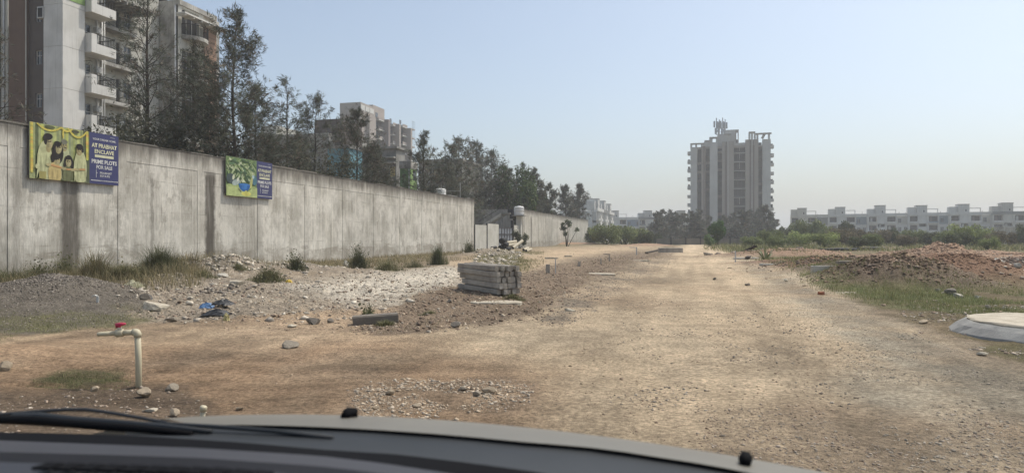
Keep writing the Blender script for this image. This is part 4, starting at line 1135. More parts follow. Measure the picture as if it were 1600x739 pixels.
for k in range(4):
    window(h4, 'x', .6 + k * 1.6, 1.5 + k * 1.6, f4.z(275, 0, 0), f4.z(264, 0, 0), -.06)
# tank on a pump room
tp = at(688, 306, 62)
TANKW = mat('white_tank', (0.66, 0.66, 0.64), (0.58, 0.58, 0.55), 2, rough=0.5)
pr = thing('pump_room', 'small grey pump room hidden behind the boundary wall', 'pump room', (tp.x, tp.y, 0), WALL_RZ)
MB().box(-1.2, -1.2, 0, 1.2, 1.2, tp.z - .02).build('wall', GREYR, pr)
mb = MB().box(-1.25, 1.0, tp.z - .018, 1.25, 1.2, tp.z + .2)
mb.build('parapet', GREYR, pr)
def tank(label, loc, r, h, m):
    mb = MB()
    mb.path([(0, 0, 0), (0, 0, .04), (0, 0, h * .33), (0, 0, h * .35), (0, 0, h * .37), (0, 0, h * .66), (0, 0, h * .68), (0, 0, h * .7), (0, 0, h * .86), (0, 0, h * .97)], [r * .97, r, r, r * .96, r, r, r * .96, r, r, r * .72], 16)
    t = thing('water_tank', label, 'water tank', loc)
    mb.build('body', m, t, True)
    MB().path([(0, 0, h * .965), (0, 0, h * 1.05)], [r * .34, r * .3], 12).build('lid', m, t)
    return t
tank('white water tank showing low over the wall beside antenna pole', (tp.x, tp.y, tp.z), .52, .62, TANKW)
ap = at(719, 306, 64)
an = thing('antenna_pole', 'thin pole with cross arm standing behind the wall by white tank', 'pole', (ap.x, ap.y, 0))
MB().path([(0, 0, 0), (0, 0, at(719, 286, 64).z)], .03, 5).build('pole', ACM, an)
MB().beam((-1.35, -.1, at(719, 299, 64).z), (.0, 0, at(719, 299, 64).z), .03, .03).build('cross_arm', ACM, an)

# ------------------------------------------------------------------ gate between the walls
PANELM = mat('white_sheet', (0.50, 0.49, 0.44), (0.40, 0.39, 0.34), 0.9, streak=0.35)
STEEL = mat('dark_steel', (0.035, 0.036, 0.04), rough=0.6)
GRAYP = mat('grey_sheet', (0.20, 0.215, 0.24), rough=0.6)
gate_root = thing('site_gate', 'pale sheet panels and dark barred gate between the two boundary walls', 'gate', (WX0, 0, 0), WALL_RZ)
def sheet(px0, px1, py_top, off=.05):
    a, b = wall_s(px0), wall_s(px1)
    zt_ = H + (CY - py_top) / F * b * TY
    p = MB().box(a, off, 0.02, b, off + .06, zt_).build('panel', PANELM, gate_root)
    MB().box(a - .10, off - .03, 0, a - .004, off + .12, zt_ + .05).build('post', STEEL, gate_root)
    return p
sheet(743, 761, 352.5); sheet(762.3, 780, 351); sheet(803.5, 815, 353)
MB().box(wall_s(742) , .10, 0, wall_s(743), .2, 3.2).build('post', STEEL, gate_root)
a, b = wall_s(781), wall_s(802)
zg = H + (CY - 356) / F * b * TY
for i in range(5):
    for k in range(3):
        u0, u1 = a + (b - a) * i / 5 + .05, a + (b - a) * (i + 1) / 5 - .05
        MB().box(u0, .14, .15 + (zg - .2) * k / 3 + .05, u1, .16, .15 + (zg - .2) * (k + 1) / 3 - .05).build('gate_sheet', GRAYP, gate_root)
gb = MB()
for i in range(6):
    u = a + (b - a) * i / 5
    gb.box(u - .05, .09, .08, u + .05, .139, zg)
for k in range(4):
    z = .12 + (zg - .2) * k / 3
    gb.box(a, .075, z - .05, b, .089, z + .05)
gb.build('gate_frame', STEEL, gate_root)
MB().box(b + .02, .0, 0, b + .3, .3, 3.3).build('post', STEEL, gate_root)
# yard wall, stair and tank column behind the gate
fy = Frame(800, 90)
yard = thing('yard_wall', 'grey yard wall seen behind the gate under the trees', 'wall', (fy.O.x, fy.O.y, 0), WALL_RZ)
MB().box(0, 0, 0, .3, fy.y(736, 0), fy.z(328.5, 0, 0)).build('wall_panel', GREYR, yard)
MB().box(-.03, -.03, fy.z(328.5, 0, 0), .34, fy.y(736, 0), fy.z(327.3, 0, 0)).build('coping', GREYR, yard)
fs = Frame(800, 84)
st = thing('open_stair', 'steep concrete stair flight with landing slab behind the gate', 'stair', (fs.O.x, fs.O.y, 0), WALL_RZ)
ya, yb_, yc = fs.y(799, 0), fs.y(785, 0), fs.y(748, 0)
zl_, zb_ = fs.z(333, 0, 0), fs.z(356, 0, 0)
MB().box(-.6, ya, zl_ - .18, 1.4, yb_, zl_).build('landing', GREYR, st)
MB().beam((.0, yb_, zl_ - .12), (.0, yc, zb_ - .1), .16, .34).build('stringer', CREAM, st)
MB().beam((1.2, yb_, zl_ - .12), (1.2, yc, zb_ - .1), .16, .34).build('stringer', CREAM, st)
for i in range(12):
    t = (i + .5) / 12
    MB().box(.09, yb_ + (yc - yb_) * t - .13, zl_ + (zb_ - zl_) * t - .05, 1.1, yb_ + (yc - yb_) * t + .13, zl_ + (zb_ - zl_) * t).build('step', GREYR, st)
MB().beam((-.05, yb_, zl_ + .75), (-.05, yc, zb_ + .75), .05, .05).build('handrail', STEEL, st)
for yy in (ya + .15, yb_ - .1):
    MB().box(-.4, yy, 0, -.2, yy + .2, zl_ - .181).build('support', GREYR, st)
MB().box(-.05, yc - .05, 0, .1, yc + .12, zb_).build('support', GREYR, st)
cp = at(811, 337, 84)
cl = thing('tank_column', 'concrete column and slab carrying a white tank beside the gate', 'column', (cp.x, cp.y, 0), WALL_RZ)
MB().box(-.28, -.3, 0, .28, .3, cp.z - .12).build('column', CREAM, cl)
MB().box(-.7, -.75, cp.z - .118, .7, .75, cp.z).build('slab', GREYR, cl)
MB().box(-.35, .75, cp.z - .4, .4, 1.35, cp.z + .75).build('control_box', STEEL, cl)
tank('white water tank on the concrete column beside the gate', (cp.x, cp.y, cp.z), .64, 1.12, TANKW)
pp = at(816, 322, 83.5)
po = thing('antenna_pole', 'thin upright pole rising past the white tank by gate', 'pole', (pp.x + .2, pp.y, 0))
MB().path([(0, 0, 0), (0, 0, at(816, 309, 83).z)], .025, 5).build('pole', STEEL, po)
# ------------------------------------------------------------------ the tower
TP = mat('tower_pale', (0.50, 0.49, 0.455), (0.41, 0.40, 0.37), 0.12, streak=0.35)
TPB = mat('tower_pier', (0.33, 0.29, 0.25), (0.28, 0.25, 0.215), 0.12, streak=0.3)
TPD = mat('tower_stripe', (0.19, 0.15, 0.125), (0.165, 0.135, 0.112), 0.12, streak=0.3)
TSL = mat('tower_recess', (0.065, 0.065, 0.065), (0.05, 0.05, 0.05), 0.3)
FD = 256.0
K = FD / F
TROT = -R(17.6)
tw = thing('tower_block', 'tall twelve storey tower with vertical piers, recessed balconies and roof frames', 'tower', ((1140 - CX) * K, FD, 0), TROT)
TXc = lambda px: (px - 1140) * K * .955
TZ = lambda py: H + (CY - py) * K
ZB = -0.2
fl = 3.32
tops = TZ(222)
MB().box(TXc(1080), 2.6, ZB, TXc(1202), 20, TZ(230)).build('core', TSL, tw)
def slab_col(p0, p1, py, y0, m, y1=2.59, nm='pier'):
    return MB().box(TXc(p0), y0, ZB, TXc(p1), y1, TZ(py)).build(nm, m, tw)
slab_col(1078, 1088.6, 228.5, 0.0, TP); slab_col(1095.6, 1098.5, 228, -.5, TPB); slab_col(1098.51, 1102.4, 228, -.7, TPD); slab_col(1108.8, 1121.2, 222.5, -.6, TP)
slab_col(1128.2, 1132.5, 222, -.9, TPB); slab_col(1132.51, 1136.6, 222, -.6, TPD); slab_col(1136.61, 1138.2, 222.2, -1.0, TP); slab_col(1138.21, 1146.6, 222, -.8, TPB)
slab_col(1164.3, 1170.6, 220.5, -.9, TPB); slab_col(1170.61, 1173.8, 220.5, -.6, TPD); slab_col(1173.81, 1175.2, 220.4, -1.0, TP); slab_col(1175.21, 1178.2, 220.5, -.6, TPD); slab_col(1178.21, 1184.2, 220.5, -.9, TPB)
slab_col(1190.4, 1203, 220.5, -.2, TP)
# recessed bays, storey by storey
bays = [(1088.6, 1095.6, 229), (1102.4, 1108.8, 229), (1121.2, 1128.2, 226), (1146.6, 1164.3, 226), (1184.2, 1190.4, 222)]
winm = MB(); winm.box(0, 0, 0, 1, .08, 1); WIN_ME = winm.mesh('window', DARKGLASS)
for p0, p1, pt in bays:
    x0, x1 = TXc(p0) + .01, TXc(p1) - .01
    k = 0
    z = TZ(pt) - fl
    while z > -1:
        wide = p1 - p0 > 10
        y0 = .9 if wide else 1.7
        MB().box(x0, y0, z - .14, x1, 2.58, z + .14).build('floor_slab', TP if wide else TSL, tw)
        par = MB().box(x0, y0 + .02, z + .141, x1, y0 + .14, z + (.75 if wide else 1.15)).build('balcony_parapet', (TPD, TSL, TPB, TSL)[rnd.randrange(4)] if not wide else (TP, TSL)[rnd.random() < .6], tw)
        n = 3 if wide else 1
        for i in range(n):
            w = link('window', WIN_ME, tw)
            wx = (x1 - x0) / n
            w.location = (x0 + wx * i + wx * .12, 2.5, z + .3); w.scale = (wx * .76, 1, fl - .75)
        if wide and rnd.random() < .5:
            MB().box(x0 + (x1 - x0) * .48, y0 + .2, z + .8, x0 + (x1 - x0) * .52, y0 + .4, z + fl - .15).build('mullion', TP, tw)
        z -= fl
# side balconies
for side, pe, po_ in ((-1, 1078, 1072.3), (1, 1203, 1208.6)):
    z = TZ(238) - (0 if side < 0 else -1.5)
    while z > 1:
        x0, x1 = sorted((TXc(pe) + side * .01, TXc(po_)))
        b = MB().box(x0, 3, z - .2, x1, 6.5, z).build('side_balcony', TP, tw)
        h = rnd.uniform(.85, 1.2)
        xo = x0 if side < 0 else x1 - .12
        MB().box(xo, 3.0, z + .001, xo + .12, 6.5, z + h).build('parapet', TP, b)
        MB().box(x0 + (.121 if side < 0 else 0), 3.0, z + .001, x1 - (0 if side < 0 else .121), 3.12, z + h).build('parapet', TP, b)
        if rnd.random() < .6:
            MB().box(x0 + .2, 3.3, z + .002, x0 + .9, 4.4, z + rnd.uniform(1.2, 2.2)).build('stored_box', TSL, b)
        z -= fl
    MB().box(TXc(1202.99) if side > 0 else TXc(1079.5), 2.62, ZB, TXc(1203.3) if side > 0 else TXc(1080.01), 20, TZ(228)).build('side_wall', TP, tw)
# roof frames
def frame_row(p0, p1, py0, py1, posts, y=0.4, m=TPB, slope=0):
    mb = MB().box(TXc(p0), y, TZ(py1), TXc(p1), y + 1.0, TZ(py0))
    f_ = mb.build('roof_frame', m, tw)
    for p in posts:
        q = MB().box(TXc(p) - .35, y + .1, TZ(229), TXc(p) + .35, y + .8, TZ(py1) - .002)
        q.build('roof_post', TP, tw)
frame_row(1077.6, 1100.2, 222, 224.2, (1079, 1087, 1096, 1099.3)); frame_row(1100.3, 1108, 218.3, 220.6, (1101.2, 1104.4, 1107.2), .2); frame_row(1108.1, 1120.6, 213.3, 216, (1109.4, 1111.6, 1119.8))
frame_row(1132, 1142.5, 210, 212, (1133, 1137, 1141.6), -.7); frame_row(1169.5, 1179.6, 208.3, 211, (1170.6, 1174.5, 1178.8), -.7); frame_row(1179.7, 1204.5, 210.2, 212.4, (1183, 1200.5))
MB().beam((TXc(1190), .6, TZ(219)), (TXc(1194), .6, TZ(212)), .9, .9).build('roof_brace', TPB, tw)
MB().box(TXc(1120.6), 1.0, TZ(229), TXc(1142), 9, TZ(209)).build('roof_house', TP, tw)
MB().box(TXc(1132.8), 2.2, TZ(229), TXc(1149), 12, TZ(202.3)).build('roof_house', TP, tw)
MB().box(TXc(1149.01), 2.2, TZ(229), TXc(1150.6), 3.0, TZ(203)).build('roof_post', TPB, tw)
MB().box(TXc(1152.6), 2.2, TZ(229), TXc(1154.2), 3.0, TZ(202.3)).build('roof_post', TPB, tw)
MB().box(TXc(1149.01), 2.15, TZ(204.2), TXc(1154.3), 8.0, TZ(202.25)).build('roof_frame', TP, tw)
MB().box(TXc(1149.1), 5.5, TZ(229), TXc(1154), 6.5, TZ(216)).build('roof_house', TSL, tw)
MB().box(TXc(1077.8), .02, TZ(232), TXc(1203), .5, TZ(228.8)).build('parapet', TPB, tw)
MB().box(TXc(1146.5), .9, TZ(229), TXc(1164.4), 1.4, TZ(224)).build('parapet', TP, tw)
# cell antennas standing on the roof house
ANT = mat('antenna_grey', (0.42, 0.43, 0.44), (0.33, 0.34, 0.35), 1, rough=0.5)
mast = thing('cell_antenna', 'cluster of cellular panel antennas on the roof house of the tower', 'antenna', ((1140 - CX) * K + math.cos(TROT) * TXc(1126) - math.sin(TROT) * 3, FD + math.sin(TROT) * TXc(1126) + math.cos(TROT) * 3, TZ(209)), TROT)
m0 = TZ(209)
for i, (px, y0) in enumerate(((1120, 0), (1124, 1.2), (1128.5, .3), (1132, 1.5))):
    x = (px - 1126) * K * 1.1
    MB().path([(x, y0, 0), (x, y0, TZ(182 + (i % 2) * 2) - m0)], .2, 6).build('mast', ANT, mast)
    for j, (dx, zt_) in enumerate(((-.75, 187), (.55, 189), (-.3, 198))):
        MB().box(x + dx - .33, y0 - .45, TZ(zt_ + 10) - m0, x + dx + .33, y0 - .2, TZ(zt_) - m0).build('panel_antenna', ANT, mast)
        MB().beam((x, y0, TZ(zt_ + 4) - m0), (x + dx, y0 - .2, TZ(zt_ + 4) - m0), .07, .07).build('bracket', STEEL, mast)
for zz_ in (204, 199, 193):
    MB().beam((-1.6, .3, TZ(zz_) - m0), (1.7, .6, TZ(zz_) - m0), .1, .1).build('cross_bar', ANT, mast)
for px in (1122, 1130):
    dr = MB().path([((px - 1126) * K, -.5, TZ(203) - m0), ((px - 1126) * K, -.75, TZ(203) - m0)], .5, 12).build('dish', ANT, mast)

# ------------------------------------------------------------------ terraced houses
HP = {'white': mat('terrace_white', (0.62, 0.615, 0.58), (0.52, 0.515, 0.485), 0.2, streak=0.5),
      'beige': mat('terrace_beige', (0.55, 0.535, 0.48), (0.46, 0.45, 0.40), 0.2, streak=0.5),
      'blue': mat('terrace_blue', (0.15, 0.22, 0.31), (0.14, 0.20, 0.28), 0.2, streak=0.25),
      'paleblue': mat('terrace_pale_blue', (0.23, 0.285, 0.32), (0.20, 0.25, 0.285), 0.2, streak=0.3),
      'grey': mat('terrace_grey', (0.24, 0.245, 0.24), (0.19, 0.19, 0.185), 0.2, streak=0.5)}
def terrace_house(label, x, y, rz, wall_c, mid_c, group):
    t = thing('terraced_house', label, 'terraced house', (x, y, 0), rz, group)
    m, mm = HP[wall_c], HP[mid_c]
    ztop = 9.0
    th = rnd.uniform(-.25, .35)
    hol = []
    for z in (6.3, 3.1, 0.1):
        hol += [(-5.5, -3.0, z, z + 2.45), (.5, 3.3, z, z + 2.45)]
    for z in (4.9, 1.7):
        hol.append((-2.6, -.3, z, z + 1.2))
    mb = MB(); mb.holed(0, -6, 3.69, -.2, ztop, hol, 1.3)
    mb.box(-6, 1.32, -.2, 3.69, 11, ztop - .05); mb.build('wall', m, t)
    h2_ = []
    for z in (6.5, 3.3, .3):
        h2_ += [(4.1, 5.1, z, z + 1.5), (7.9, 8.9, z, z + 1.5)]
    h2_ += [(6.0, 7.0, 2.2, 4.8)]
    mb = MB(); mb.holed(.15, 3.7, 9.5, 5.9, ztop - .06, [h for h in h2_ if h[2] > 5.9], .25)
    mb.box(3.72, .45, 5.9, 9.48, 11, ztop - .1); mb.build('upper_wall', mm, t)
    mb = MB(); mb.holed(.18, 3.7, 9.5, -.2, 5.88, [h for h in h2_ if h[2] < 5.9], .25)
    mb.box(3.73, .5, -.2, 9.47, 11, 5.85); mb.build('lower_wall', m, t)
    for h in h2_:
        w = MB().box(h[0], .3, h[2], h[1], .42, h[3]).build('window', GLASS, t)
        MB().box(h[0] + (h[1] - h[0]) * .46, .27, h[2], h[0] + (h[1] - h[0]) * .54, .299, h[3]).build('mullion', WFRAME, w)
    for h in hol:
        w = MB().box(h[0] + .05, 1.22, h[2] + .05, h[1] - .05, 1.31, h[3] - .1).build('balcony_door' if h[1] - h[0] < 2.31 or h[0] > 0 else 'stair_window', DARKGLASS, t)
        if rnd.random() < .7:
            MB().box(h[0] + .5, 1.15, h[2] + .05, h[0] + 1.2, 1.21, h[3] - .3).build('door_leaf', (TSL, WFRAME, TPD)[rnd.randrange(3)], w)
        if h[3] - h[2] > 2:
            b = MB().box(h[0] - .1, -.75, h[2] - .18, h[1] + .1, 1.1, h[2] - .003).build('balcony', HP['white'], t)
            MB().box(h[0] - .1, -.75, h[2], h[1] + .1, -.63, h[2] + .55).build('parapet', HP['white'] if rnd.random() < .7 else mm, b)
    for xx in (-2.75, -.12):
        MB().box(xx - .12, -.25, -.2, xx + .12, -.004, ztop + .3).build('pilaster', m, t)
    MB().box(-6.0, -.3, ztop, 9.5, -.05, ztop + .95).build('parapet', HP['grey'] if rnd.random() < .4 else m, t)
    MB().box(-3.4, -.1, ztop + .951, -.05, 4.5, ztop + 3.6 + th).build('stair_tower', m, t)
    MB().box(-3.5, -.2, ztop + 3.601 + th, .05, 4.6, ztop + 3.8 + th).build('tower_cap', HP['grey'], t)
    MB().box(-1.3, -.13, ztop + 1.2, -.9, -.101, ztop + 1.9).build('window', DARKGLASS, t)
    MB().box(-7.3 + 1.4, .6, ztop + .3, -3.45, 5, ztop + 2.9 - th).build('stair_tower', HP['white'] if rnd.random() < .5 else m, t)
    pg = MB().box(.06, .2, ztop + 2.2, 3.4, .4, ztop + 2.42); pg.box(3.15, .2, ztop + .96, 3.38, .4, ztop + 2.198)
    pg.build('roof_frame', m, t)
    for i in range(rnd.randrange(1, 4)):
        xx = rnd.uniform(4, 9)
        MB().path([(xx, 3, ztop), (xx, 3, ztop + rnd.uniform(1.2, 2.1))], .06, 5).build('roof_pipe', TSL, t)
    if rnd.random() < .7:
        xx = rnd.uniform(4.5, 8.8)
        MB().path([(xx, 5, ztop), (xx, 5, ztop + 1.7)], .6, 10).build('roof_tank', STEEL if rnd.random() < .5 else TANKW, t)
    return t
def row_at(px, Y):
    return (px - CX) / F * Y
ROW = [(1260.6, 270, 'beige', 'grey', 'terraced house at the end of its row nearest the tower'),
       (1321, 262, 'white', 'paleblue', 'second terraced house from the tower end with pale blue upper wall'),
       (1384, 254, 'white', 'beige', 'third terraced house from the tower end with beige upper wall'),
       (1449, 247, 'white', 'paleblue', 'terraced house with a bluer upper wall midway along the row'),
       (1515, 240, 'white', 'beige', 'terraced house above the reddish earth mound with beige wall'),
       (1583.5, 233, 'beige', 'white', 'terraced house behind the lone pale wall slab in scrub'),
       (1655, 227, 'white', 'paleblue', 'terraced house cut by the picture edge past the wall slab')]
for px, Y, a, b, l in ROW:
    terrace_house(l, row_at(px, Y), Y, R(-22), a, b, 'white terraced houses beyond the scrub')
for px, Y, a, b, l in ((967, 305, 'white', 'blue', 'terraced house with vivid blue upper wall left of the tower'), (1019, 303, 'white', 'grey', 'terraced house half hidden by dark trees left of the tower'), (1071, 301, 'beige', 'grey', 'terraced house touching the edge of the tower behind trees')):
    terrace_house(l, row_at(px, Y), Y, R(-4), a, b, 'white terraced houses left of the tower')
fa = Frame(930, 200)
for i, l in enumerate(('nearest house of the white terrace turned end on beyond the far wall', 'middle house of the white terrace turned end on', 'farthest house of the white terrace turned end on')):
    x, y = fa.w(9.0 + i * 15.6, 0)
    terrace_house(l, x, y, WALL_RZ, 'white', 'white', 'white terrace turned end on')
# lone wall slab in the scrub and low walls at the road's end
sp = at(1575, 380, 118)
sl = thing('wall_slab', 'lone pale concrete wall slab standing in the scrub', 'wall', (sp.x, 118, 0), R(-12))
MB().box(-2.3, 0, -.2, 1.9, .35, 2.9).build('panel', CONC2, sl)
MB().box(-2.36, -.05, 2.9, 1.96, .4, 3.02).build('coping', CONC2, sl)
LOWW = mat('low_wall_render', (0.22, 0.20, 0.165), (0.16, 0.15, 0.125), 0.6, streak=0.5)
lw = thing('low_wall', 'low dull boundary wall with small piers closing the end of the dirt road', 'wall', (row_at(1128, 117), 117, 0), R(-3))
for i in range(9):
    x = -11 + i * 2.5
    MB().box(x, 0, -.2, x + 2.28, .22, 1.0 + .06 * rnd.random()).build('wall_panel', LOWW, lw)
    MB().box(x + 2.29, -.06, -.2, x + 2.49, .28, 1.3).build('pier', TSL, lw)
# ------------------------------------------------------------------ trees and shrubs
BARK = mat('casuarina_bark', (0.075, 0.06, 0.048), (0.05, 0.042, 0.035), 4)
NEEDLE = attr_mat('casuarina_needles', 0.9, 0.35, 0.85, 0.18, 0.15)
LEAF = attr_mat('leaves', 0.6, 0.3, 0.75, 0.3, 0.15)

def needle_mesh(name, P0, D, ln, wd, col, material):
    """slender double triangles from P0 along D"""
    n = len(P0)
    D = D / np.linalg.norm(D, axis=1, keepdims=True)
    U = np.cross(D, rng.normal(size=(n, 3))); U /= np.linalg.norm(U, axis=1, keepdims=True) + 1e-9
    ln, wd = ln[:, None], wd[:, None]
    V = np.stack([P0, P0 + D * ln * .45 + U * wd, P0 + D * ln, P0 + D * ln * .45 - U * wd], 1).reshape(-1, 3)
    Fc = (np.arange(n) * 4)[:, None] + np.array([0, 1, 2, 3])
    return np_mesh(name, V, Fc, material, np.repeat(col, 4, 0))

def casuarina_meshes(seed, h, r, fill=1.0, base=0.1, sprays=26, needle=0.34, wid=0.022, limbs=None, browns=0.35, droop=0.35, wall_d=None):
    r_ = np.random.default_rng(seed)
    tr = MB()
    n = 10
    wob = np.cumsum(r_.normal(0, .018 * h / n * 2, (n + 1, 2)), 0); wob[0] = 0
    tp = [Vector((wob[i, 0], wob[i, 1], h * .97 * i / n)) for i in range(n + 1)]
    rad = [max(.015, .0095 * h * (1 - i / n) ** .8 + .01) for i in range(n + 1)]
    tr.path(tp, rad, 6)
    O, D, C, L = [], [], [], []
    nl = limbs or int(5.6 * h)
    for i in range(nl):
        t = base + (1 - base) * ((i + r_.random()) / nl)
        zi = t * n; k = min(int(zi), n - 1)
        p = tp[k].lerp(tp[k + 1], zi - k)
        az = r_.random() * 6.283
        prof = (1 - t) ** .62 * (0.62 + .38 * min(1, t / .18)) + .035
        ll = 1.6 * r * prof * r_.uniform(.45, 1.15)
        if wall_d is not None and p.z < 6.5:                                   # branches stop short of the boundary wall
            out = math.cos(az) * TY - math.sin(az) * TX
            if out > 0.05:
                ll = min(ll, max(.3, (wall_d - .5) / out * .8))
        el = R(4 + 52 * t + r_.normal(0, 13))
        d = Vector((math.cos(az) * math.cos(el), math.sin(az) * math.cos(el), math.sin(el)))
        pts = [p]
        for j in range(1, 5):
            q = pts[-1] + d * (ll / 4)
            pts.append(q)
            d = (d + Vector((r_.normal(0, .16), r_.normal(0, .16), r_.normal(.02, .16)))).normalized()
        tr.path(pts, [max(.008, rad[k] * .36 * (1 - j / 5)) for j in range(5)], 4, caps=False)
        ns = max(3, int(sprays * fill * (ll / r + .15)))
        ts = r_.uniform(.22, 1.06, ns) ** .85
        for s in ts:
            a = min(s * 4, 3.999); kk = int(a)
            q = pts[kk].lerp(pts[kk + 1], a - kk)
            off = r_.normal(0, .17 * (ll + .6) * .5, 3)
            q = np.array(q) + off
            m = r_.integers(5, 10)
            dd = np.array(pts[kk + 1] - pts[kk]); dd = dd / (np.linalg.norm(dd) + 1e-6)
            main = dd + r_.normal(0, .55, 3) + np.array([0, 0, -droop * r_.uniform(-.4, 1.6)])
            O.append(np.repeat(q[None], m, 0) + r_.normal(0, .05, (m, 3)))
            D.append(main[None] + r_.normal(0, .42, (m, 3)))
            base_c = np.array((0.112, 0.12, 0.088)) if r_.random() > browns * .6 else np.array((0.15, 0.125, 0.096))
            C.append(np.repeat((base_c * r_.uniform(.6, 1.45))[None], m, 0))
            L.append(needle * r_.uniform(.6, 1.35, m))
    O, D, C, L = np.concatenate(O), np.concatenate(D), np.concatenate(C), np.concatenate(L)
    if wall_d is not None:
        k = (O[:, 0] * TY - O[:, 1] * TX < wall_d - .45) | (O[:, 2] > 5.3)
        O, D, C, L = O[k], D[k], C[k], L[k]
    crown = needle_mesh('crown', O, D, L, np.full(len(L), wid) * r_.uniform(.7, 1.4, len(L)), C, NEEDLE)
    return tr.mesh('trunk', BARK, True), crown

def plant_tree(name, label, cat, x, y, z, meshes, rz=0.0, sc=(1, 1, 1), group=None):
    t = thing(name, label, cat, (x, y, z), rz, group)
    t.scale = sc
    link('trunk', meshes[0], t); link('crown', meshes[1], t)
    return t
def tree_at(px, py_top, depth):
    return (px - CX) / F * depth, depth, H + (CY - py_top) / F * depth
CAS = [  # column, top row, depth, spread, fill, label, extra
 (232, -42, 40, 2.7, .40, 'tall thin casuarina before the cream recess of the apartment block', dict(base=.10)),
 (300, 66, 41, 2.6, .7, 'dense brown casuarina standing in front of the stained block', dict(browns=.6, base=.05)),
 (264, 128, 43, 2.3, .4, 'bushy casuarina between the thin tree and the dense brown one', dict(browns=.5, base=.05)),
 (367, 8, 38, 3.3, 1.15, 'tall pointed casuarina standing clear of the block above garden banner', dict(base=.08)),
 (334, 98, 42, 2.3, .6, 'brownish casuarina filling the gap before the tall pointed one', dict(browns=.6, base=.04)),
 (395, 128, 41, 2.0, .9, 'shorter casuarina on the far flank of the tall pointed one', dict(base=.05)),
 (210, 140, 42, 1.6, .35, 'shorter casuarina before the balconies of the apartment block', dict(base=.05)),
 (447, 122, 46, 2.5, .3, 'sparse half bare casuarina between the tall one and the long house', dict(droop=.7)),
 (492, 148, 48, 3.3, .7, 'loose drooping casuarina in front of the long grey building', dict(droop=.8, base=.05)),
 (560, 172, 54, 3.5, 1.0, 'full casuarina with brownish crown before the distant stepped block', dict(browns=.5, base=.04)),
 (586, 222, 57, 2.0, 1.0, 'shorter brown casuarina beside the ochre doorway of the old house', dict(browns=.6, base=.02)),
 (664, 205, 60, 2.2, .75, 'slim dark casuarina standing right of the small green house', dict()),
 (713, 214, 96, 4.8, .9, 'broad casuarina with twin tip above the white tank on the wall', dict(base=.03)),
 (706, 226, 74, 3.6, 1.0, 'dark casuarina just behind the white tank on the near wall', dict(base=.03)),
 (740, 222, 99, 5.0, 1.0, 'dense casuarina in the dark clump beyond the end of the near wall', dict(base=.03)),
 (768, 238, 102, 5.2, 1.1, 'dark wide casuarina over the yard wall by the gate', dict(base=.03)),
 (690, 255, 70, 3.2, 1.1, 'low dark casuarina filling in behind the slim one', dict(base=.02)),
 (788, 258, 100, 3.6, 1.1, 'shorter casuarina at the edge of the green tree', dict(base=.03)),
 (816, 254, 104, 2.4, .5, 'thin open casuarina rising behind the round green tree', dict(droop=.6)),
 (838, 262, 104, 2.2, .8, 'slender casuarina beside the thin open one above the far wall', dict(droop=.5)),
 (858, 287, 110, 2.4, .9, 'low casuarina over the middle of the far wall', dict(base=.04)),
 (884, 290, 134, 2.4, 1.2, 'bushy casuarina with many tips over the end of the far wall', dict(base=.03)),
 (905, 288, 142, 2.6, 1.2, 'casuarina at the far end of the far wall against the sky', dict(base=.03)),
]
for i, (px, pt, dp, sp_, fill, lab, ex) in enumerate(CAS):
    x, y, ht = tree_at(px, pt, dp)
    far_k = max(1.0, dp / 52)
    me = casuarina_meshes(200 + i, ht, sp_, fill, needle=.30 * far_k ** .6, wid=.0155 * far_k ** .75, sprays=int(46 / far_k ** .5), wall_d=-((x - WX0) * TY - y * TX), **ex)
    plant_tree('casuarina_tree', lab, 'tree', x, y, 0, me, 0.0)

# far dark trees in front of the tower and the left terrace (three shared shapes)
FARC = [casuarina_meshes(300 + i, 10, 2.6, 1.1, needle=.75, wid=.085, sprays=14, limbs=34, base=.03, browns=.3) for i in range(3)]
FT = [(1024, 334, 'first'), (1034, 329, ''), (1045, 330, ''), (1056, 333, ''), (1066, 335, ''), (1080, 332, ''), (1093, 328, ''), (1105, 338, ''), (1132, 338, ''), (1146, 334, ''), (1160, 330, ''), (1174, 330, ''), (1186, 326, ''), (1197, 322, ''), (1208, 342, ''), (1088, 345, ''), (1152, 347, ''), (1180, 345, '')]
FL = ['dark casuarina %s in the row before the left terraced houses', 'dark casuarina %s along the foot of the tower']
ordn = ['first', 'second', 'third', 'fourth', 'fifth', 'sixth', 'seventh', 'eighth', 'ninth', 'tenth', 'eleventh', 'twelfth', 'thirteenth']
ia = ib = 0
for i, (px, pt, _) in enumerate(FT):
    dp = 168 + (i * 37 % 5) * 9
    x, y, ht = tree_at(px, pt, dp)
    if px < 1070:
        lab = FL[0] % (ordn[ia] + ' from the wall side'); ia += 1
    else:
        lab = FL[1] % (ordn[ib] + ' counted from the road'); ib += 1
    plant_tree('casuarina_tree', lab, 'tree', x, y, 0, FARC[i % 3], i * 1.7, (1.0, 1.0, ht / 10), 'dark trees at the foot of the tower')

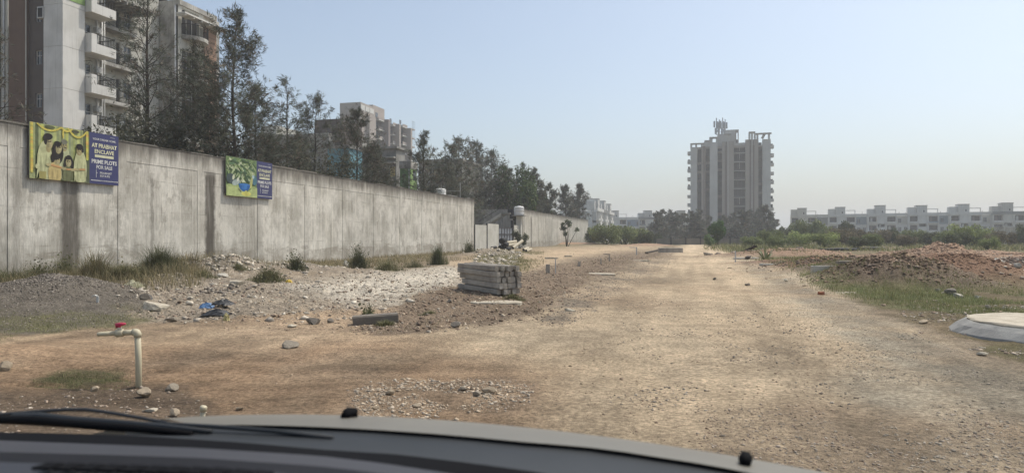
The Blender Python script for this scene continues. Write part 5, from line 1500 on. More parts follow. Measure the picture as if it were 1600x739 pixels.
def leaf_cloud(name, blobs, n, size, cols, material=None, shell=.55, r_=None, flat=0.0):
    """leaf-sized faces spread through several uneven clumps; blobs: (x, y, z, rx, ry, rz)"""
    r_ = r_ or rng
    B = np.array(blobs, float)
    w = (B[:, 3] * B[:, 4] * B[:, 5]) ** (2 / 3); w /= w.sum()
    k = r_.choice(len(B), n, p=w)
    d = r_.normal(size=(n, 3)); d /= np.linalg.norm(d, axis=1, keepdims=True)
    rad = (shell + (1 - shell) * r_.random(n)) ** .7
    rad *= 0.72 + 0.5 * vnoise(d[:, 0] * 2.3 + k * 7.1, d[:, 1] * 2.3 + d[:, 2] * 1.9, 13)
    Pc = B[k, :3] + d * B[k, 3:] * rad[:, None]
    keep = Pc[:, 2] > .02
    Pc, d, k = Pc[keep], d[keep], k[keep]; n = len(Pc)
    a = r_.normal(size=(n, 3)) * .9 + d; a[:, 2] += .4; a /= np.linalg.norm(a, axis=1, keepdims=True)
    u = np.cross(a, r_.normal(size=(n, 3))); u /= np.linalg.norm(u, axis=1, keepdims=True) + 1e-9
    v = np.cross(a, u)
    s = (size * r_.uniform(.55, 1.5, n))[:, None]
    V = np.stack([Pc - u * s, Pc + v * s * .5, Pc + u * s, Pc - v * s * .5], 1).reshape(-1, 3)
    Fc = (np.arange(n) * 4)[:, None] + np.array([0, 1, 2, 3])
    t = r_.random((n, 1)); cl = r_.random(len(B))[k][:, None] * .5 + .75
    c = (np.array(cols[0]) * (1 - t) + np.array(cols[1]) * t) * cl
    return np_mesh(name, V, Fc, material or LEAF, np.repeat(c, 4, 0))
def stems(seed, blobs, r=.05):
    mb = MB(); q = random.Random(seed)
    for b in blobs:
        m = Vector((b[0] * .5 + q.uniform(-.1, .1), b[1] * .5, b[2] * .5))
        mb.path([(b[0] * .12, b[1] * .12, -.1), m, (b[0], b[1], b[2])], [r, r * .7, r * .3], 5)
    return mb.mesh('stem', BARK, True)
def rblobs(seed, n, w, d, h, lo=.25):
    q = random.Random(seed)
    o = []
    for i in range(n):
        s = q.uniform(.28, .5)
        o.append((q.uniform(-1, 1) * w * .6, q.uniform(-1, 1) * d * .6, h * q.uniform(lo, .78), w * s, d * s, h * s * .7))
    return o
# round green tree over the gate
b = rblobs(5, 13, 3.8, 3.8, 8.5, .4)
x, y, ht = tree_at(804, 268, 101)
plant_tree('leafy_tree', 'round leafy green tree among casuarinas above the gate', 'tree', x, y, 0, (stems(1, b, .12), leaf_cloud('crown', b, 9000, .17, [(0.05, 0.085, 0.03), (0.10, 0.14, 0.05)])), 0, (1, 1, ht / 8.2))
x, y, ht = tree_at(838, 300, 114)
b = rblobs(6, 9, 3.4, 3.4, 6, .35)
plant_tree('leafy_tree', 'lower green tree behind the near end of the far wall', 'tree', x, y, 0, (stems(2, b, .1), leaf_cloud('crown', b, 5000, .18, [(0.04, 0.07, 0.028), (0.08, 0.11, 0.045)])), 0, (1, 1, ht / 5.6))
# small bright tree at the end of the road
b = [(0, 0, 2.6, .9, .9, .8), (.7, 0, 2.1, .8, .8, .7), (-.6, .2, 2.2, .7, .7, .7), (.2, -.2, 1.5, .9, .8, .7), (-.3, 0, .8, .7, .7, .6), (.5, 0, 3.1, .6, .6, .5)]
x, y, ht = tree_at(1120, 344, 103)
plant_tree('small_tree', 'small bright green tree at the end of the dirt road', 'tree', x, y, 0, (stems(3, b, .07), leaf_cloud('crown', b, 4200, .12, [(0.045, 0.10, 0.025), (0.09, 0.16, 0.05)])), 0, (1, 1, ht / 3.7))
b = [(0, 0, .7, .7, .7, .6), (-.3, 0, 1.2, .5, .5, .5)]
p = at(1109, 384, 98)
plant_tree('shrub', 'low bright shrub beside the small tree at the road end', 'shrub', p.x, p.y, 0, (stems(4, b, .03), leaf_cloud('crown', b, 1500, .11, [(0.07, 0.12, 0.04), (0.12, 0.17, 0.07)])))
# sapling against the far wall
b = [(.1, 0, 3.4, .55, .4, .5), (-.5, 0, 2.6, .6, .4, .45), (-.2, 0, 1.8, .4, .3, .4), (1.5, 0, 2.4, .45, .3, .35), (.4, 0, 3.0, .4, .3, .3), (-.6, 0, 3.2, .35, .3, .3)]
p = at(876, 389, 103)
plant_tree('sapling', 'spindly sapling growing against the far wall', 'tree', p.x + .6, p.y - 4, 0, (stems(5, b, .05), leaf_cloud('crown', b, 420, .16, [(0.05, 0.07, 0.03), (0.08, 0.105, 0.045)], shell=.02)))
b = rblobs(8, 6, 1.2, 1.2, 2.2)
p = at(812, 390, 78)
plant_tree('shrub', 'dark bushy shrub beside the gate and the pipe heap', 'shrub', p.x, p.y, 0, (stems(6, b, .03), leaf_cloud('crown', b, 1500, .09, [(0.055, 0.065, 0.035), (0.095, 0.10, 0.05)], shell=.1)))
# shrub over the wall in front of the white pillar, bare twigs at the picture's side, hedge below the block
b = [(0, 0, 4.4, .5, .5, .5), (.5, 0, 5.2, .5, .5, .55), (.2, .2, 6.0, .35, .35, .4), (.9, 0, 4.5, .5, .5, .4), (-.4, 0, 5.1, .3, .3, .3)]
p = at(141, 205, 30)
plant_tree('shrub', 'thin grey shrub showing over the wall before the white pillar', 'shrub', p.x - .3, 30, 0, (stems(7, b, .04), leaf_cloud('crown', b, 420, .085, [(0.06, 0.065, 0.045), (0.10, 0.10, 0.07)], shell=.1)))
x, y, ht = tree_at(4, 40, 33)
plant_tree('casuarina_tree', 'faint half bare casuarina at the picture edge before the brown flank', 'tree', x, y, 0, casuarina_meshes(260, ht, 2.0, .32, needle=.28, wid=.014, browns=.8), 1.0)
HB = [rblobs(20 + i, 9, 1.7, 1.5, 5.6, .3) for i in range(3)]
HM = [(stems(30 + i, HB[i], .05), leaf_cloud('crown', HB[i], 3000, .09, [(0.07, 0.075, 0.05), (0.12, 0.115, 0.075)], shell=.3)) for i in range(3)]
HED = [(208, 186, 37, 'dark shrub over the wall just past the family banner'), (248, 182, 38, 'dark shrub over the wall under the thin casuarina'), (290, 190, 38, 'dark shrub over the wall under the dense brown casuarina'), (335, 200, 39, 'dark shrub over the wall under the tall pointed casuarina'),
       (404, 214, 41, 'greenish shrub over the wall past the garden banner'), (480, 238, 46, 'dull shrub over the wall under the drooping casuarina'), (528, 244, 50, 'dull shrub below the teal house wall'), (600, 262, 55, 'dull shrub over the wall before the old house')]
for i, (px, pt, dp, lab) in enumerate(HED):
    x, y, ht = tree_at(px, pt, dp)
    plant_tree('shrub', lab, 'shrub', x, y, 0, HM[i % 3], i * 2.1, (1.15, 1.15, ht / 5.4), 'shrubs showing over the boundary wall')

# scrub beyond the field: shared shapes, each bush its own thing
SC = [((0.14, 0.175, 0.065), (0.225, 0.25, 0.105)), ((0.19, 0.24, 0.075), (0.29, 0.32, 0.13)), ((0.13, 0.115, 0.07), (0.19, 0.165, 0.105)), ((0.065, 0.08, 0.04), (0.11, 0.12, 0.06))]
SM = []
for k in range(4):
    for v in range(2):
        b = rblobs(50 + k * 2 + v, 14, 3.0, 2.4, 3.0, .18)
        SM.append((stems(60 + k, b[:6], .05), leaf_cloud('crown', b, 3600, .15, SC[k], shell=.35)))
names = ['green', 'bright green', 'dry brownish', 'dark green']
BUSH = [  # column, top row, depth, half width px, shape
 (944, 352, 110, 28, 0), (975, 350, 118, 30, 1), (1006, 362, 108, 20, 6), (925, 356, 120, 16, 7), (990, 357, 128, 26, 0), (1022, 362, 140, 16, 6),
 (1176, 368, 92, 22, 1), (1205, 360, 98, 22, 0), (1230, 352, 130, 20, 6), (1262, 345, 128, 26, 0), (1250, 362, 92, 26, 2), (1290, 350, 125, 22, 1), (1285, 364, 88, 28, 3), (1322, 345, 135, 16, 7), (1316, 358, 96, 26, 4), (1345, 356, 104, 24, 5), (1372, 360, 108, 22, 4), (1365, 366, 86, 20, 0),
 (1398, 356, 110, 22, 6), (1425, 360, 112, 24, 0), (1418, 366, 90, 22, 5), (1452, 362, 104, 20, 6), (1482, 358, 100, 22, 1), (1507, 352, 96, 24, 3), (1532, 352, 98, 22, 2), (1500, 363, 84, 26, 7), (1556, 362, 90, 18, 4), (1545, 370, 74, 20, 2), (1600, 350, 108, 16, 6), (1640, 356, 100, 24, 0), (1582, 362, 96, 14, 5), (1215, 368, 82, 18, 1), (1338, 370, 80, 20, 7)]
WHERE = lambda px: ('beside the end of the far wall' if px < 960 else 'left of the road end' if px < 1060 else 'right of the road end' if px < 1215 else 'before the first terraced house' if px < 1275 else 'before the second terraced house' if px < 1335 else 'before the third terraced house' if px < 1400 else 'before the middle of the terrace' if px < 1465 else 'behind the reddish mound' if px < 1540 else 'by the lone wall slab')
seen = {}
for i, (px, pt, dp, hw, s) in enumerate(BUSH):
    x, y, ht = tree_at(px, pt, dp)
    base = '%s scrub bush %s' % (names[s // 2], WHERE(px))
    seen[base] = seen.get(base, 0) + 1
    lab = base if seen[base] == 1 else base + {2: ', the smaller of its colour', 3: ', the lowest of its colour', 4: ', the rear one'}[seen[base]]
    w = hw / F * dp / 2.9
    plant_tree('scrub_bush', lab, 'bush', x, y, 0, SM[s], i * 1.3, (w, w, max(ht, 1.2) / 3.0), 'scrub bushes before the terraced houses')
# agave-like pale tuft on the field's edge
PALEG = mat('pale_leaf', (0.30, 0.31, 0.2), (0.22, 0.24, 0.14), 3)
p = on(1196, 400)
ag = MB()
for i in range(26):
    a = i * 2.4; e = R(25 + 50 * ((i * 7) % 10) / 10); l = rnd.uniform(.7, 1.2)
    d = Vector((math.cos(a) * math.cos(e), math.sin(a) * math.cos(e), math.sin(e)))
    s = Vector((-math.sin(a), math.cos(a), 0)) * .05
    q = d * l * .55; tip = d * l + Vector((0, 0, -.12 * l))
    ag.quad([-s * .7, s * .7, q + s, q - s]); ag.quad([q - s, q + s, tip, tip - s * .02])
tag(link('agave', ag.mesh('agave', PALEG)), 'pale spiky plant by rubble beside the end of the road', 'plant').location = p

# weeds along the foot of the near wall
WEEDM = GRASSM
def weed(label, px, py, hpx, wpx, n, c1, c2, lean=.6, leafy=0):
    p = on(px, py)
    sc = p.y / F
    hh, ww = hpx * sc, wpx * sc
    r1 = np.minimum(np.abs(rng.normal(0, .36, n)), .62) * ww; a1 = rng.random(n) * 6.283
    x, y = r1 * np.cos(a1), r1 * np.sin(a1) * .8
    t = rng.random((n, 1)); c = (np.array(c1) * (1 - t) + np.array(c2) * t) * (.7 + .6 * rng.random((n, 1)))
    h_ = hh * (.25 + .95 * rng.random(n) ** 1.4) * np.exp(-.6 * (r1 / (ww * .5 + 1e-6)) ** 2)
    V, Fc, C = blades(x, y, np.full(n, -.05), h_, np.full(n, .0055), c, lean)
    if leafy:
        k = rng.integers(0, n, leafy); tt = rng.uniform(.3, 1, leafy)
        Pc = np.stack([x[k] + rng.normal(0, .06, leafy), y[k] + rng.normal(0, .06, leafy), h_[k] * tt], 1)
        u = rng.normal(size=(leafy, 3)); u /= np.linalg.norm(u, axis=1, keepdims=True); v = np.cross(u, rng.normal(size=(leafy, 3))); v /= np.linalg.norm(v, axis=1, keepdims=True)
        s = .035 * rng.uniform(.6, 1.5, (leafy, 1))
        V2 = np.stack([Pc - u * s, Pc + v * s * .6, Pc + u * s, Pc - u * s * .2 - v * s * .6], 1).reshape(-1, 3)
        q = (np.arange(leafy) * 4)[:, None] + len(V)
        Fc = np.concatenate([Fc, q + np.array([0, 1, 2]), q + np.array([0, 2, 3])])
        C = np.concatenate([C, np.repeat(np.array(c1)[None] * rng.uniform(.7, 1.5, (leafy, 1)), 4, 0)]); V = np.concatenate([V, V2])
    me = np_mesh('weed', V, Fc, WEEDM, C)
    o = link('weed', me); o.location = p
    return tag(o, label, 'weed', 'weeds along the wall foot')
W1, W2, W3 = (0.12, 0.125, 0.065), (0.20, 0.185, 0.10), (0.10, 0.108, 0.058)
WEEDS = [('sprawling dark grass clump at the picture edge behind the gravel heap', 15, 448, 38, 70, 900, W3, W1, 1.4, 0), ('leafy weed between the grass clump and the gravel heap crest', 60, 441, 34, 50, 420, W1, W2, .7, 500),
 ('tall leafy weed behind the crest of the gravel heap', 100, 440, 44, 46, 330, W1, W2, .5, 700), ('wispy dry grass clump beside the brown wall stain', 150, 440, 52, 60, 900, W1, (0.24, .19, .11), .6, 0),
 ('low dull weed before the wispy clump', 190, 446, 30, 60, 800, W2, W1, .9, 200), ('large dark grass clump against the wall past the heap', 250, 436, 48, 60, 1500, W3, W1, .55, 0), ('low weed at the foot of the large dark clump', 215, 448, 24, 60, 700, W1, W2, .9, 200),
 ('small green tuft at the foot of the black wall stain', 318, 432, 14, 34, 420, W1, W2, .8, 0), ('low tuft just past the black wall stain', 372, 431, 14, 26, 320, W1, W2, .8, 0), ('rounded dull bush in front of the wall past the stain', 420, 441, 26, 46, 1000, W1, W2, .7, 300),
 ('leafy weed with pale scraps by the yellow bag', 462, 428, 28, 28, 300, W3, W1, .6, 400), ('upright green weed against the middle of the wall', 560, 420, 38, 24, 420, W3, W1, .5, 600), ('low weed right of the upright one', 606, 424, 20, 44, 600, W1, W2, .8, 150),
 ('tall fine grass clump near the end of the near wall', 684, 414, 33, 24, 520, (0.07, 0.09, 0.035), W1, .35, 0), ('short grass tuft before the tall fine clump', 648, 418, 14, 44, 500, W1, W2, .8, 0), ('weed at the corner where the near wall ends', 733, 402, 20, 18, 300, W3, W1, .6, 250),
 ('single thin weed beside the kerb block', 577, 496, 26, 12, 60, W3, W1, .5, 70), ('small weed tuft in front of the kerb block', 603, 510, 14, 34, 420, W1, W2, .9, 0), ('small green tuft on the brown berm', 672, 494, 10, 26, 260, W1, W2, .9, 0), ('green weed patch before the concrete post stack', 800, 470, 12, 30, 320, W1, W2, .9, 0)]
for w in WEEDS:
    w = list(w); w[3] *= 1.12; w[4] *= 1.15; w[5] = int(w[5] * 1.9); w[9] = int(w[9] * .6)
    weed(*w)
# ------------------------------------------------------------------ things lying about the site
CPOST = mat('post_concrete', (0.40, 0.36, 0.30), (0.29, 0.26, 0.22), 5, bump=.3, objvar=.14)
CSLAB = mat('slab_concrete', (0.50, 0.47, 0.40), (0.40, 0.37, 0.31), 4, bump=.3, objvar=.1)
CPALE = mat('pale_concrete', (0.50, 0.45, 0.355), (0.36, 0.315, 0.24), 4, bump=.3)
CDARK = mat('dark_concrete', (0.22, 0.195, 0.16), (0.16, 0.14, 0.115), 4, bump=.3)
PVC = mat('cream_pvc', (0.52, 0.47, 0.33), (0.47, 0.42, 0.29), 6, rough=.5, spec=.4)

def chipped_bar(seed, L, w, h, n=5):
    """a square concrete bar along x with slightly uneven edges"""
    q = random.Random(seed)
    mb = MB(); rings = []
    for i in range(n + 1):
        x = L * i / n
        k = len(mb.v); rings.append(k)
        for sy, sz in ((-1, 0), (-.86, -.07), (.86, -.07), (1, 0), (1, 1), (.86, 1.07), (-.86, 1.07), (-1, 1)):
            pass
        b = .16
        for (yy, zz_) in ((-1, b), (-1 + b, 0), (1 - b, 0), (1, b), (1, 1 - b), (1 - b, 1), (-1 + b, 1), (-1, 1 - b)):
            j = 1 if 0 < i < n else .92
            mb.v.append((x + (q.uniform(-.012, .012) if i in (0, n) else 0), yy * w / 2 * j + q.uniform(-.003, .003), zz_ * h + q.uniform(-.003, .003)))
    for a, b2 in zip(rings, rings[1:]):
        for j in range(8):
            mb.f.append((a + j, a + (j + 1) % 8, b2 + (j + 1) % 8, b2 + j)); mb.m.append(0)
    mb.f.append(tuple(rings[0] + j for j in reversed(range(8)))); mb.m.append(0)
    mb.f.append(tuple(rings[-1] + j for j in range(8))); mb.m.append(0)
    return mb
A = Vector((-.97, 1.9, 0)).normalized(); B = Vector((A.y, -A.x, 0))
POSTS = [chipped_bar(i, 2.02, .108, .12).mesh('concrete_post', CPOST) for i in range(4)]
rot = math.atan2(A.y, A.x)
corner = at(775, 460, 14.0)
base_z = corner.z - .012
lay = ['bottom layer', 'second layer from the ground', 'middle layer', 'second layer from the top', 'top layer']
colm = ['on the shaded side', 'second from the shaded side', 'in the middle', 'second from the far side', 'on the far side']
for k in range(5):
    for j in range(5):
        if k == 4 and j == 2:
            pass
        sh = rnd.uniform(-.05, .07) + (-.06 if k < 2 and j < 2 else 0) + (.10 if (k, j) in ((3, 2), (4, 3)) else 0)
        p = Vector((corner.x, corner.y, 0)) + B * (.055 + .116 * j + rnd.uniform(-.006, .006) + (.012 if k in (1, 2) else 0)) + A * sh
        sc_ = rnd.uniform(.87, .95)
        o = link('concrete_post', POSTS[(k * 3 + j) % 4])
        o.location = (p.x, p.y, base_z + k * .119)
        o.rotation_euler = (rnd.uniform(-.06, .06), rnd.uniform(-.006, .006), rot + rnd.uniform(-.018, .018)); o.scale = (1, sc_, sc_)
        tag(o, 'concrete post %s, %s of near stack' % (colm[j], lay[k]), 'concrete post', 'concrete posts in the near stack')
# a second stack far down the road
p0 = on(1030, 395)
for k in range(3):
    for j in range(2):
        o = link('concrete_post', POSTS[(k + j) % 4])
        o.location = (p0.x, p0.y + .3 * j, p0.z - .02 + k * .14); o.rotation_euler = (0, 0, -.05 + .02 * k); o.scale = (1.0, 2.4, 1.2)
        tag(o, 'dark beam in the low stack at the far end of the road, %s' % ['lowest', 'middle', 'uppermost'][k] + (' and behind' if j else ' in front'), 'concrete post', 'beams stacked at the end of the road')

def rock_mesh(seed, n=2, flat=.6, box=.0):
    q = np.random.default_rng(seed)
    v = IV.copy(); f = IF
    for _ in range(n - 1):
        e = {}; V = list(map(tuple, v)); nf = []
        def mid(a, b):
            k = (min(a, b), max(a, b))
            if k not in e:
                m = (np.array(V[a]) + np.array(V[b])) / 2
                V.append(tuple(m / np.linalg.norm(m))); e[k] = len(V) - 1
            return e[k]
        for a, b, c in f:
            ab, bc, ca = mid(a, b), mid(b, c), mid(c, a)
            nf += [(a, ab, ca), (b, bc, ab), (c, ca, bc), (ab, bc, ca)]
        v, f = np.array(V), np.array(nf)
    if box:
        v = np.sign(v) * np.abs(v) ** (1 - box)
    # chop by a few planes for broken faces
    for _ in range(11):
        d = q.normal(size=3); d /= np.linalg.norm(d); c = q.uniform(.38, .8)
        s = v @ d
        v = v - np.where(s > c, s - c, 0)[:, None] * d
    v = v * (1 + q.normal(0, .025, (len(v), 1))) * np.array([1, .8, flat]) * 1.15
    mb = MB(); mb.v = [tuple(x) for x in v]; mb.f = [tuple(x) for x in f]; mb.m = [0] * len(f)
    return mb
RM = {}
def rock(label, px, py, wpx, hpx, m=None, name='rock', cat='rock', rz=None, box=0., tilt=0.0, seed=None):
    p = on(px, py)
    sc = p.y / F
    k = (seed if seed is not None else len(RM) % 9)
    me = rock_mesh(900 + len(RM) * 7 + k, 2, .6, box).mesh(name, m or CSLAB); RM[label] = me
    o = link(name, me)
    o.location = (p.x, p.y + wpx * sc * .3, p.z + hpx * sc * .42)
    o.scale = (wpx * sc / 1.75, wpx * sc / 1.9, hpx * sc / 1.0)
    o.rotation_euler = (tilt, tilt * .6, rz if rz is not None else rnd.uniform(-.6, .6))
    return tag(o, label, cat)
STN = mat('grey_stone', (0.31, 0.27, 0.21), (0.22, 0.19, 0.15), 8, bump=.5, objvar=.15)
STT = mat('tan_stone', (0.40, 0.33, 0.235), (0.33, 0.265, 0.19), 8, bump=.5, objvar=.12)
rock('large beige broken slab leaning on the rubble by the gravel heap', 238, 486, 34, 16, CPALE, box=.4, tilt=.35, rz=.2)
rock('dark lump beside the large beige slab', 222, 480, 18, 12, CDARK)
rock('beige broken block on the crest of the rubble pile', 368, 449, 20, 10, CPALE, box=.4, tilt=.2)
rock('grey lump below the block on the crest of the rubble', 361, 454, 13, 8, STN)
rock('small square beige block in the rubble above blue bag', 296, 467, 11, 7, CPALE, box=.5)
rock('pale slab at the wall foot behind the rubble', 296, 432, 22, 6, CPALE, box=.3)
rock('pale chunk on the rubble behind the green tuft', 345, 434, 16, 7, CSLAB)
rock('grey angular stone lying behind the pipe tap', 266, 504, 14, 9, STN)
rock('dark stone at the edge of the rubble and bare earth', 488, 508, 26, 10, CDARK, tilt=.3)
rock('dark stone beside the kerb block', 516, 505, 9, 9, CDARK)
rock('long grey slab lying on the bare brown earth', 449, 545, 30, 9, STN, box=.3, tilt=.12, rz=-.35)
rock('pale flat stone at the edge of the brown berm', 456, 512, 20, 5, CPALE)
rock('pale upright stone against the wall beside upright weed', 540, 418, 10, 14, CSLAB)
rock('smaller stone leaning at the wall beside the upright one', 555, 419, 12, 12, STN)
rock('pale flat stone lying at the road edge beyond the cover', 889, 487, 18, 5, CPALE, rz=.1)
rock('dark stone in front of the berm by the green tuft', 712, 513, 17, 9, CDARK)
rock('dark stone on the berm before the post stack', 702, 478, 9, 6, CDARK)
rock('dark stone lying on the road near the field edge', 1169, 447, 8, 4, CDARK)
rock('small dark stone in the middle of the road', 1117, 438, 6, 4, CDARK)
rock('small white stone at the right road edge by grass', 1229, 441, 7, 5, CPALE)
rock('rounded pale stone in the stony patch before the bonnet', 764, 616, 19, 11, STT)
rock('grey stone beside the rounded pale stone', 746, 620, 14, 9, STN)
rock('second grey stone in the stony patch', 722, 612, 13, 9, STN)
rock('tan stone at the left of the stony patch', 608, 618, 14, 8, STT)
rock('tan stone at the front of the stony patch', 654, 638, 14, 7, STT)
rock('small tan lump behind the bonnet in the stony patch', 585, 640, 12, 7, STT)
rock('tan lump of mortar at the foot of the tap pipe', 220, 622, 22, 17, STT)
rock('grey stone between the tap pipe and the cut pipe', 265, 612, 24, 11, STN)
rock('tan stone left of the tap pipe on damp earth', 145, 612, 15, 10, STT)
rock('flat tan stone near the cut pipe and bonnet', 268, 652, 22, 10, STT, tilt=.3)
rock('pale thin stone chip near the bonnet', 230, 645, 28, 5, CPALE, rz=.4)
rock('tan rock at the picture edge on the bare earth', 6, 580, 24, 18, STT)
rock('tan stone on bare earth right of the cut pipe', 372, 642, 12, 6, STT)
rock('large pale boulder on the brown mound', 1566, 438, 22, 13, CSLAB)
rock('pale boulder on top of the brown mound edge', 1550, 420, 10, 8, CSLAB)
rock('pale boulder at the picture edge past the brown mound', 1594, 438, 14, 9, CSLAB)
rock('flat pale stone between the boulders', 1583, 436, 14, 6, STN)
rock('pale stone high at the picture edge', 1592, 421, 9, 7, CSLAB)
rock('dark clod at the foot of the dark mound', 1487, 462, 16, 12, CDARK)
rock('white lump beside the dark clod', 1468, 457, 11, 6, CPALE)
rock('white crumb beside the pair at the dark mound', 1477, 459, 8, 4, CPALE)
rock('flat topped grey stone right of the dark clod', 1500, 466, 14, 8, CSLAB, box=.4)
rock('dark bush like clod on the grass before the manhole', 1546, 485, 12, 9, CDARK)
rock('pale lump in the grass past the flat topped stone', 1530, 467, 10, 5, CSLAB)
rock('tan stone in the field near the manhole', 1445, 506, 18, 6, STT)
rock('white plaster scrap lying before the manhole', 1537, 557, 16, 6, CPALE)
rock('small white stone on the dark mound', 1424, 437, 5, 4, CPALE)
rock('small white stone in the grass left of the mound', 1365, 437, 4, 3, CPALE)
o = rock('leaning pale slab lying on the brown mound', 1540, 420, 30, 7, CSLAB, box=.4, tilt=.1, rz=-.5)

def slab(label, px, py, wpx, hpx, m, dep=.8, rz=0.0, name='concrete_slab', cat='concrete slab', seed=1):
    """flat cast cover with rounded outline, thickness hpx"""
    p = on(px, py); sc = p.y / F
    mb = MB(); q = random.Random(seed + int(px)); n = 14
    a, b, h = wpx * sc / 2, wpx * sc / 2 * dep, max(.03, hpx * sc)
    ring = []
    for i in range(n):
        t = 6.2832 * i / n
        e = .55
        ring.append((a * math.copysign(abs(math.cos(t)) ** e, math.cos(t)) * q.uniform(.95, 1.03), b * math.copysign(abs(math.sin(t)) ** e, math.sin(t)) * q.uniform(.95, 1.03)))
    for z, s in ((-.12, 1.0), (h * .8, 1.0), (h, .96)):
        mb.v += [(x * s, y * s, z + q.uniform(-.004, .004)) for x, y in ring]
    for r in range(2):
        for i in range(n):
            mb.f.append((r * n + i, r * n + (i + 1) % n, (r + 1) * n + (i + 1) % n, (r + 1) * n + i)); mb.m.append(0)
    mb.f.append(tuple(range(2 * n, 3 * n))); mb.m.append(0)
    o = link(name, mb.mesh(name, m)); o.location = (p.x, p.y + b, p.z - .03); o.rotation_euler = (rnd.uniform(-.02, .02), rnd.uniform(-.02, .02), rz)
    return tag(o, label, cat)
slab('flat pale cover slab in front of the post stack', 775, 482, 84, 4, CPALE, .5)
slab('pale cover slab with broken corner beside the road', 943, 431, 44, 4, CPALE, .7, -.1)
slab('pale cover slab farther along the left road edge', 1004, 409, 26, 2.5, CPALE, .8)
slab('flat pale slab on the sandy path beyond marker post', 862, 405, 22, 3, CPALE, .5)
slab('small pale slab on the path with rubble on it', 888, 402, 12, 3, CPALE, .6, .3)
slab('thick pale slab lying on the grass right of the road', 1295, 440, 50, 6, CSLAB, .25, -.02)
slab('small flat cover on the grass nearer than thick slab', 1325, 458, 34, 2, CPALE, .5)
slab('pale flat cover at the right road edge far along', 1206, 415, 30, 2.5, CSLAB, .6)
slab('long pale slab by the rubble right of the road end', 1168, 403, 40, 3, CSLAB, .4)
MB
kb = on(585, 505)
o = link('kerb_block', chipped_bar(77, .72, .2, .16, 4).mesh('kerb_block', CDARK)); o.location = (kb.x - .35, kb.y + .02, kb.z - .02); o.rotation_euler = (0, -.05, .22)
tag(o, 'dark grey kerb block lying at the edge of the berm', 'kerb block')
k2 = on(1321, 441)
o = link('kerb_block', chipped_bar(78, .5, .2, .1, 4).mesh('kerb_block', STN)); o.location = (k2.x - .25, k2.y, k2.z); o.rotation_euler = (0, 0, .1)
tag(o, 'short grey block at the end of the thick slab in grass', 'kerb block')
BRK = mat('red_brick', (0.36, 0.15, 0.085), (0.28, 0.12, 0.07), 8, bump=.4)
p = on(1279, 461)
o = link('brick', chipped_bar(79, .135, .1, .075, 3).mesh('brick', BRK)); o.location = p; o.rotation_euler = (0, 0, .15)
tag(o, 'single reddish brick lying at the right road edge', 'brick')

# truncated round manhole at the right
p = on(1640, 546); sc = p.y / F
mh = thing('manhole', 'large raised round concrete manhole with pale top in the field', 'manhole', ((1652 - CX) / F * (p.y + 1.2), p.y + 1.2, p.z - .02))
def lathe(prof, n, m, name, parent, q):
    mb = MB()
    for r, z in prof:
        mb.v += [(r * math.cos(6.2832 * i / n) * (1 + q.uniform(-.012, .012)), r * math.sin(6.2832 * i / n) * (1 + q.uniform(-.012, .012)), z + q.uniform(-.008, .008)) for i in range(n)]
    for k in range(len(prof) - 1):
        for i in range(n):
            mb.f.append((k * n + i, k * n + (i + 1) % n, (k + 1) * n + (i + 1) % n, (k + 1) * n + i)); mb.m.append(0)
    mb.f.append(tuple((len(prof) - 1) * n + i for i in range(n))); mb.m.append(0)
    return mb.build(name, m, parent, False)
q = random.Random(4)
CEM = mat('cement_plaster', (0.33, 0.325, 0.30), (0.24, 0.235, 0.22), 3, bump=.4, streak=.3)
lathe([(1.40, -.1), (1.33, .05), (1.22, .14), (1.12, .20)], 40, CEM, 'plaster_collar', mh, q)
lathe([(1.10, .17), (1.10, .222), (1.07, .235)], 40, CPALE, 'cover', mh, q)

# tap pipe
RED = mat('red_plastic', (0.52, 0.05, 0.10), (0.46, 0.04, 0.09), 5, rough=.5)
tpf = on(217, 604)
tap = thing('standpipe', 'cream plastic standpipe with horizontal tap and red handle', 'standpipe', tpf)
s = tpf.y / F
r = 4.6 * s
zt_ = (604 - 521) * s
MB().path([(0, 0, -.2), (-.004, 0, zt_ * .5), (-.012, 0, zt_ - .02)], r, 10).build('pipe', PVC, tap, True)
MB().path([(-.012, 0, zt_ - .035), (-.012, 0, zt_ - .005), (-.018, 0, zt_ + .006), (-.03, 0, zt_ + .010), (-.055, 0, zt_ + .010)], r * 1.22, 10).build('elbow', PVC, tap, True)
x1, x2 = (187 - 217) * s, (153 - 217) * s
MB().path([(-.05, 0, zt_ + .010), (x1 + .03, 0, zt_ + .004)], r * .95, 10).build('arm', PVC, tap, True)
vb = MB(); vb.path([(x1 + .04, 0, zt_ + .004), (x1 + .03, 0, zt_ + .004), (x1 - .03, 0, zt_ + .0), (x1 - .04, 0, zt_)], [r * .9, r * 1.35, r * 1.35, r * .9], 10)
vb.path([(x1, 0, zt_ + .01), (x1, 0, zt_ + .055)], r * .7, 8); valve = vb.build('valve', PVC, tap, True)
hb = MB(); hb.path([(x1 - .035, 0, zt_ + .05), (x1 - .03, 0, zt_ + .075), (x1 + .02, 0, zt_ + .085), (x1 + .055, 0, zt_ + .088)], [.012, .022, .016, .009], 8); hb.path([(x1 - .005, 0, zt_ + .05), (x1 - .005, 0, zt_ + .075)], .016, 8)
hb.build('handle', RED, valve, True)
MB().path([(x1 - .04, 0, zt_), (x2 + .02, 0, zt_ - .008), (x2, 0, zt_ - .012)], [r * .85, r * .75, r * .7], 8).build('spout', PVC, tap, True)
pc = on(313, 668)
cp_ = thing('cut_pipe', 'short capped cream pipe poking from the earth by the bonnet', 'pipe', pc)
s = pc.y / F
MB().path([(0, 0, -.1), (.01, 0, .04), (.022, 0, .125)], 3.8 * s, 10).build('pipe', PVC, cp_, True)
MB().path([(.021, 0, .12), (.024, 0, .15), (.026, 0, .158)], [5.4 * s, 5.4 * s, 4.4 * s], 10).build('cap', PVC, cp_, True)

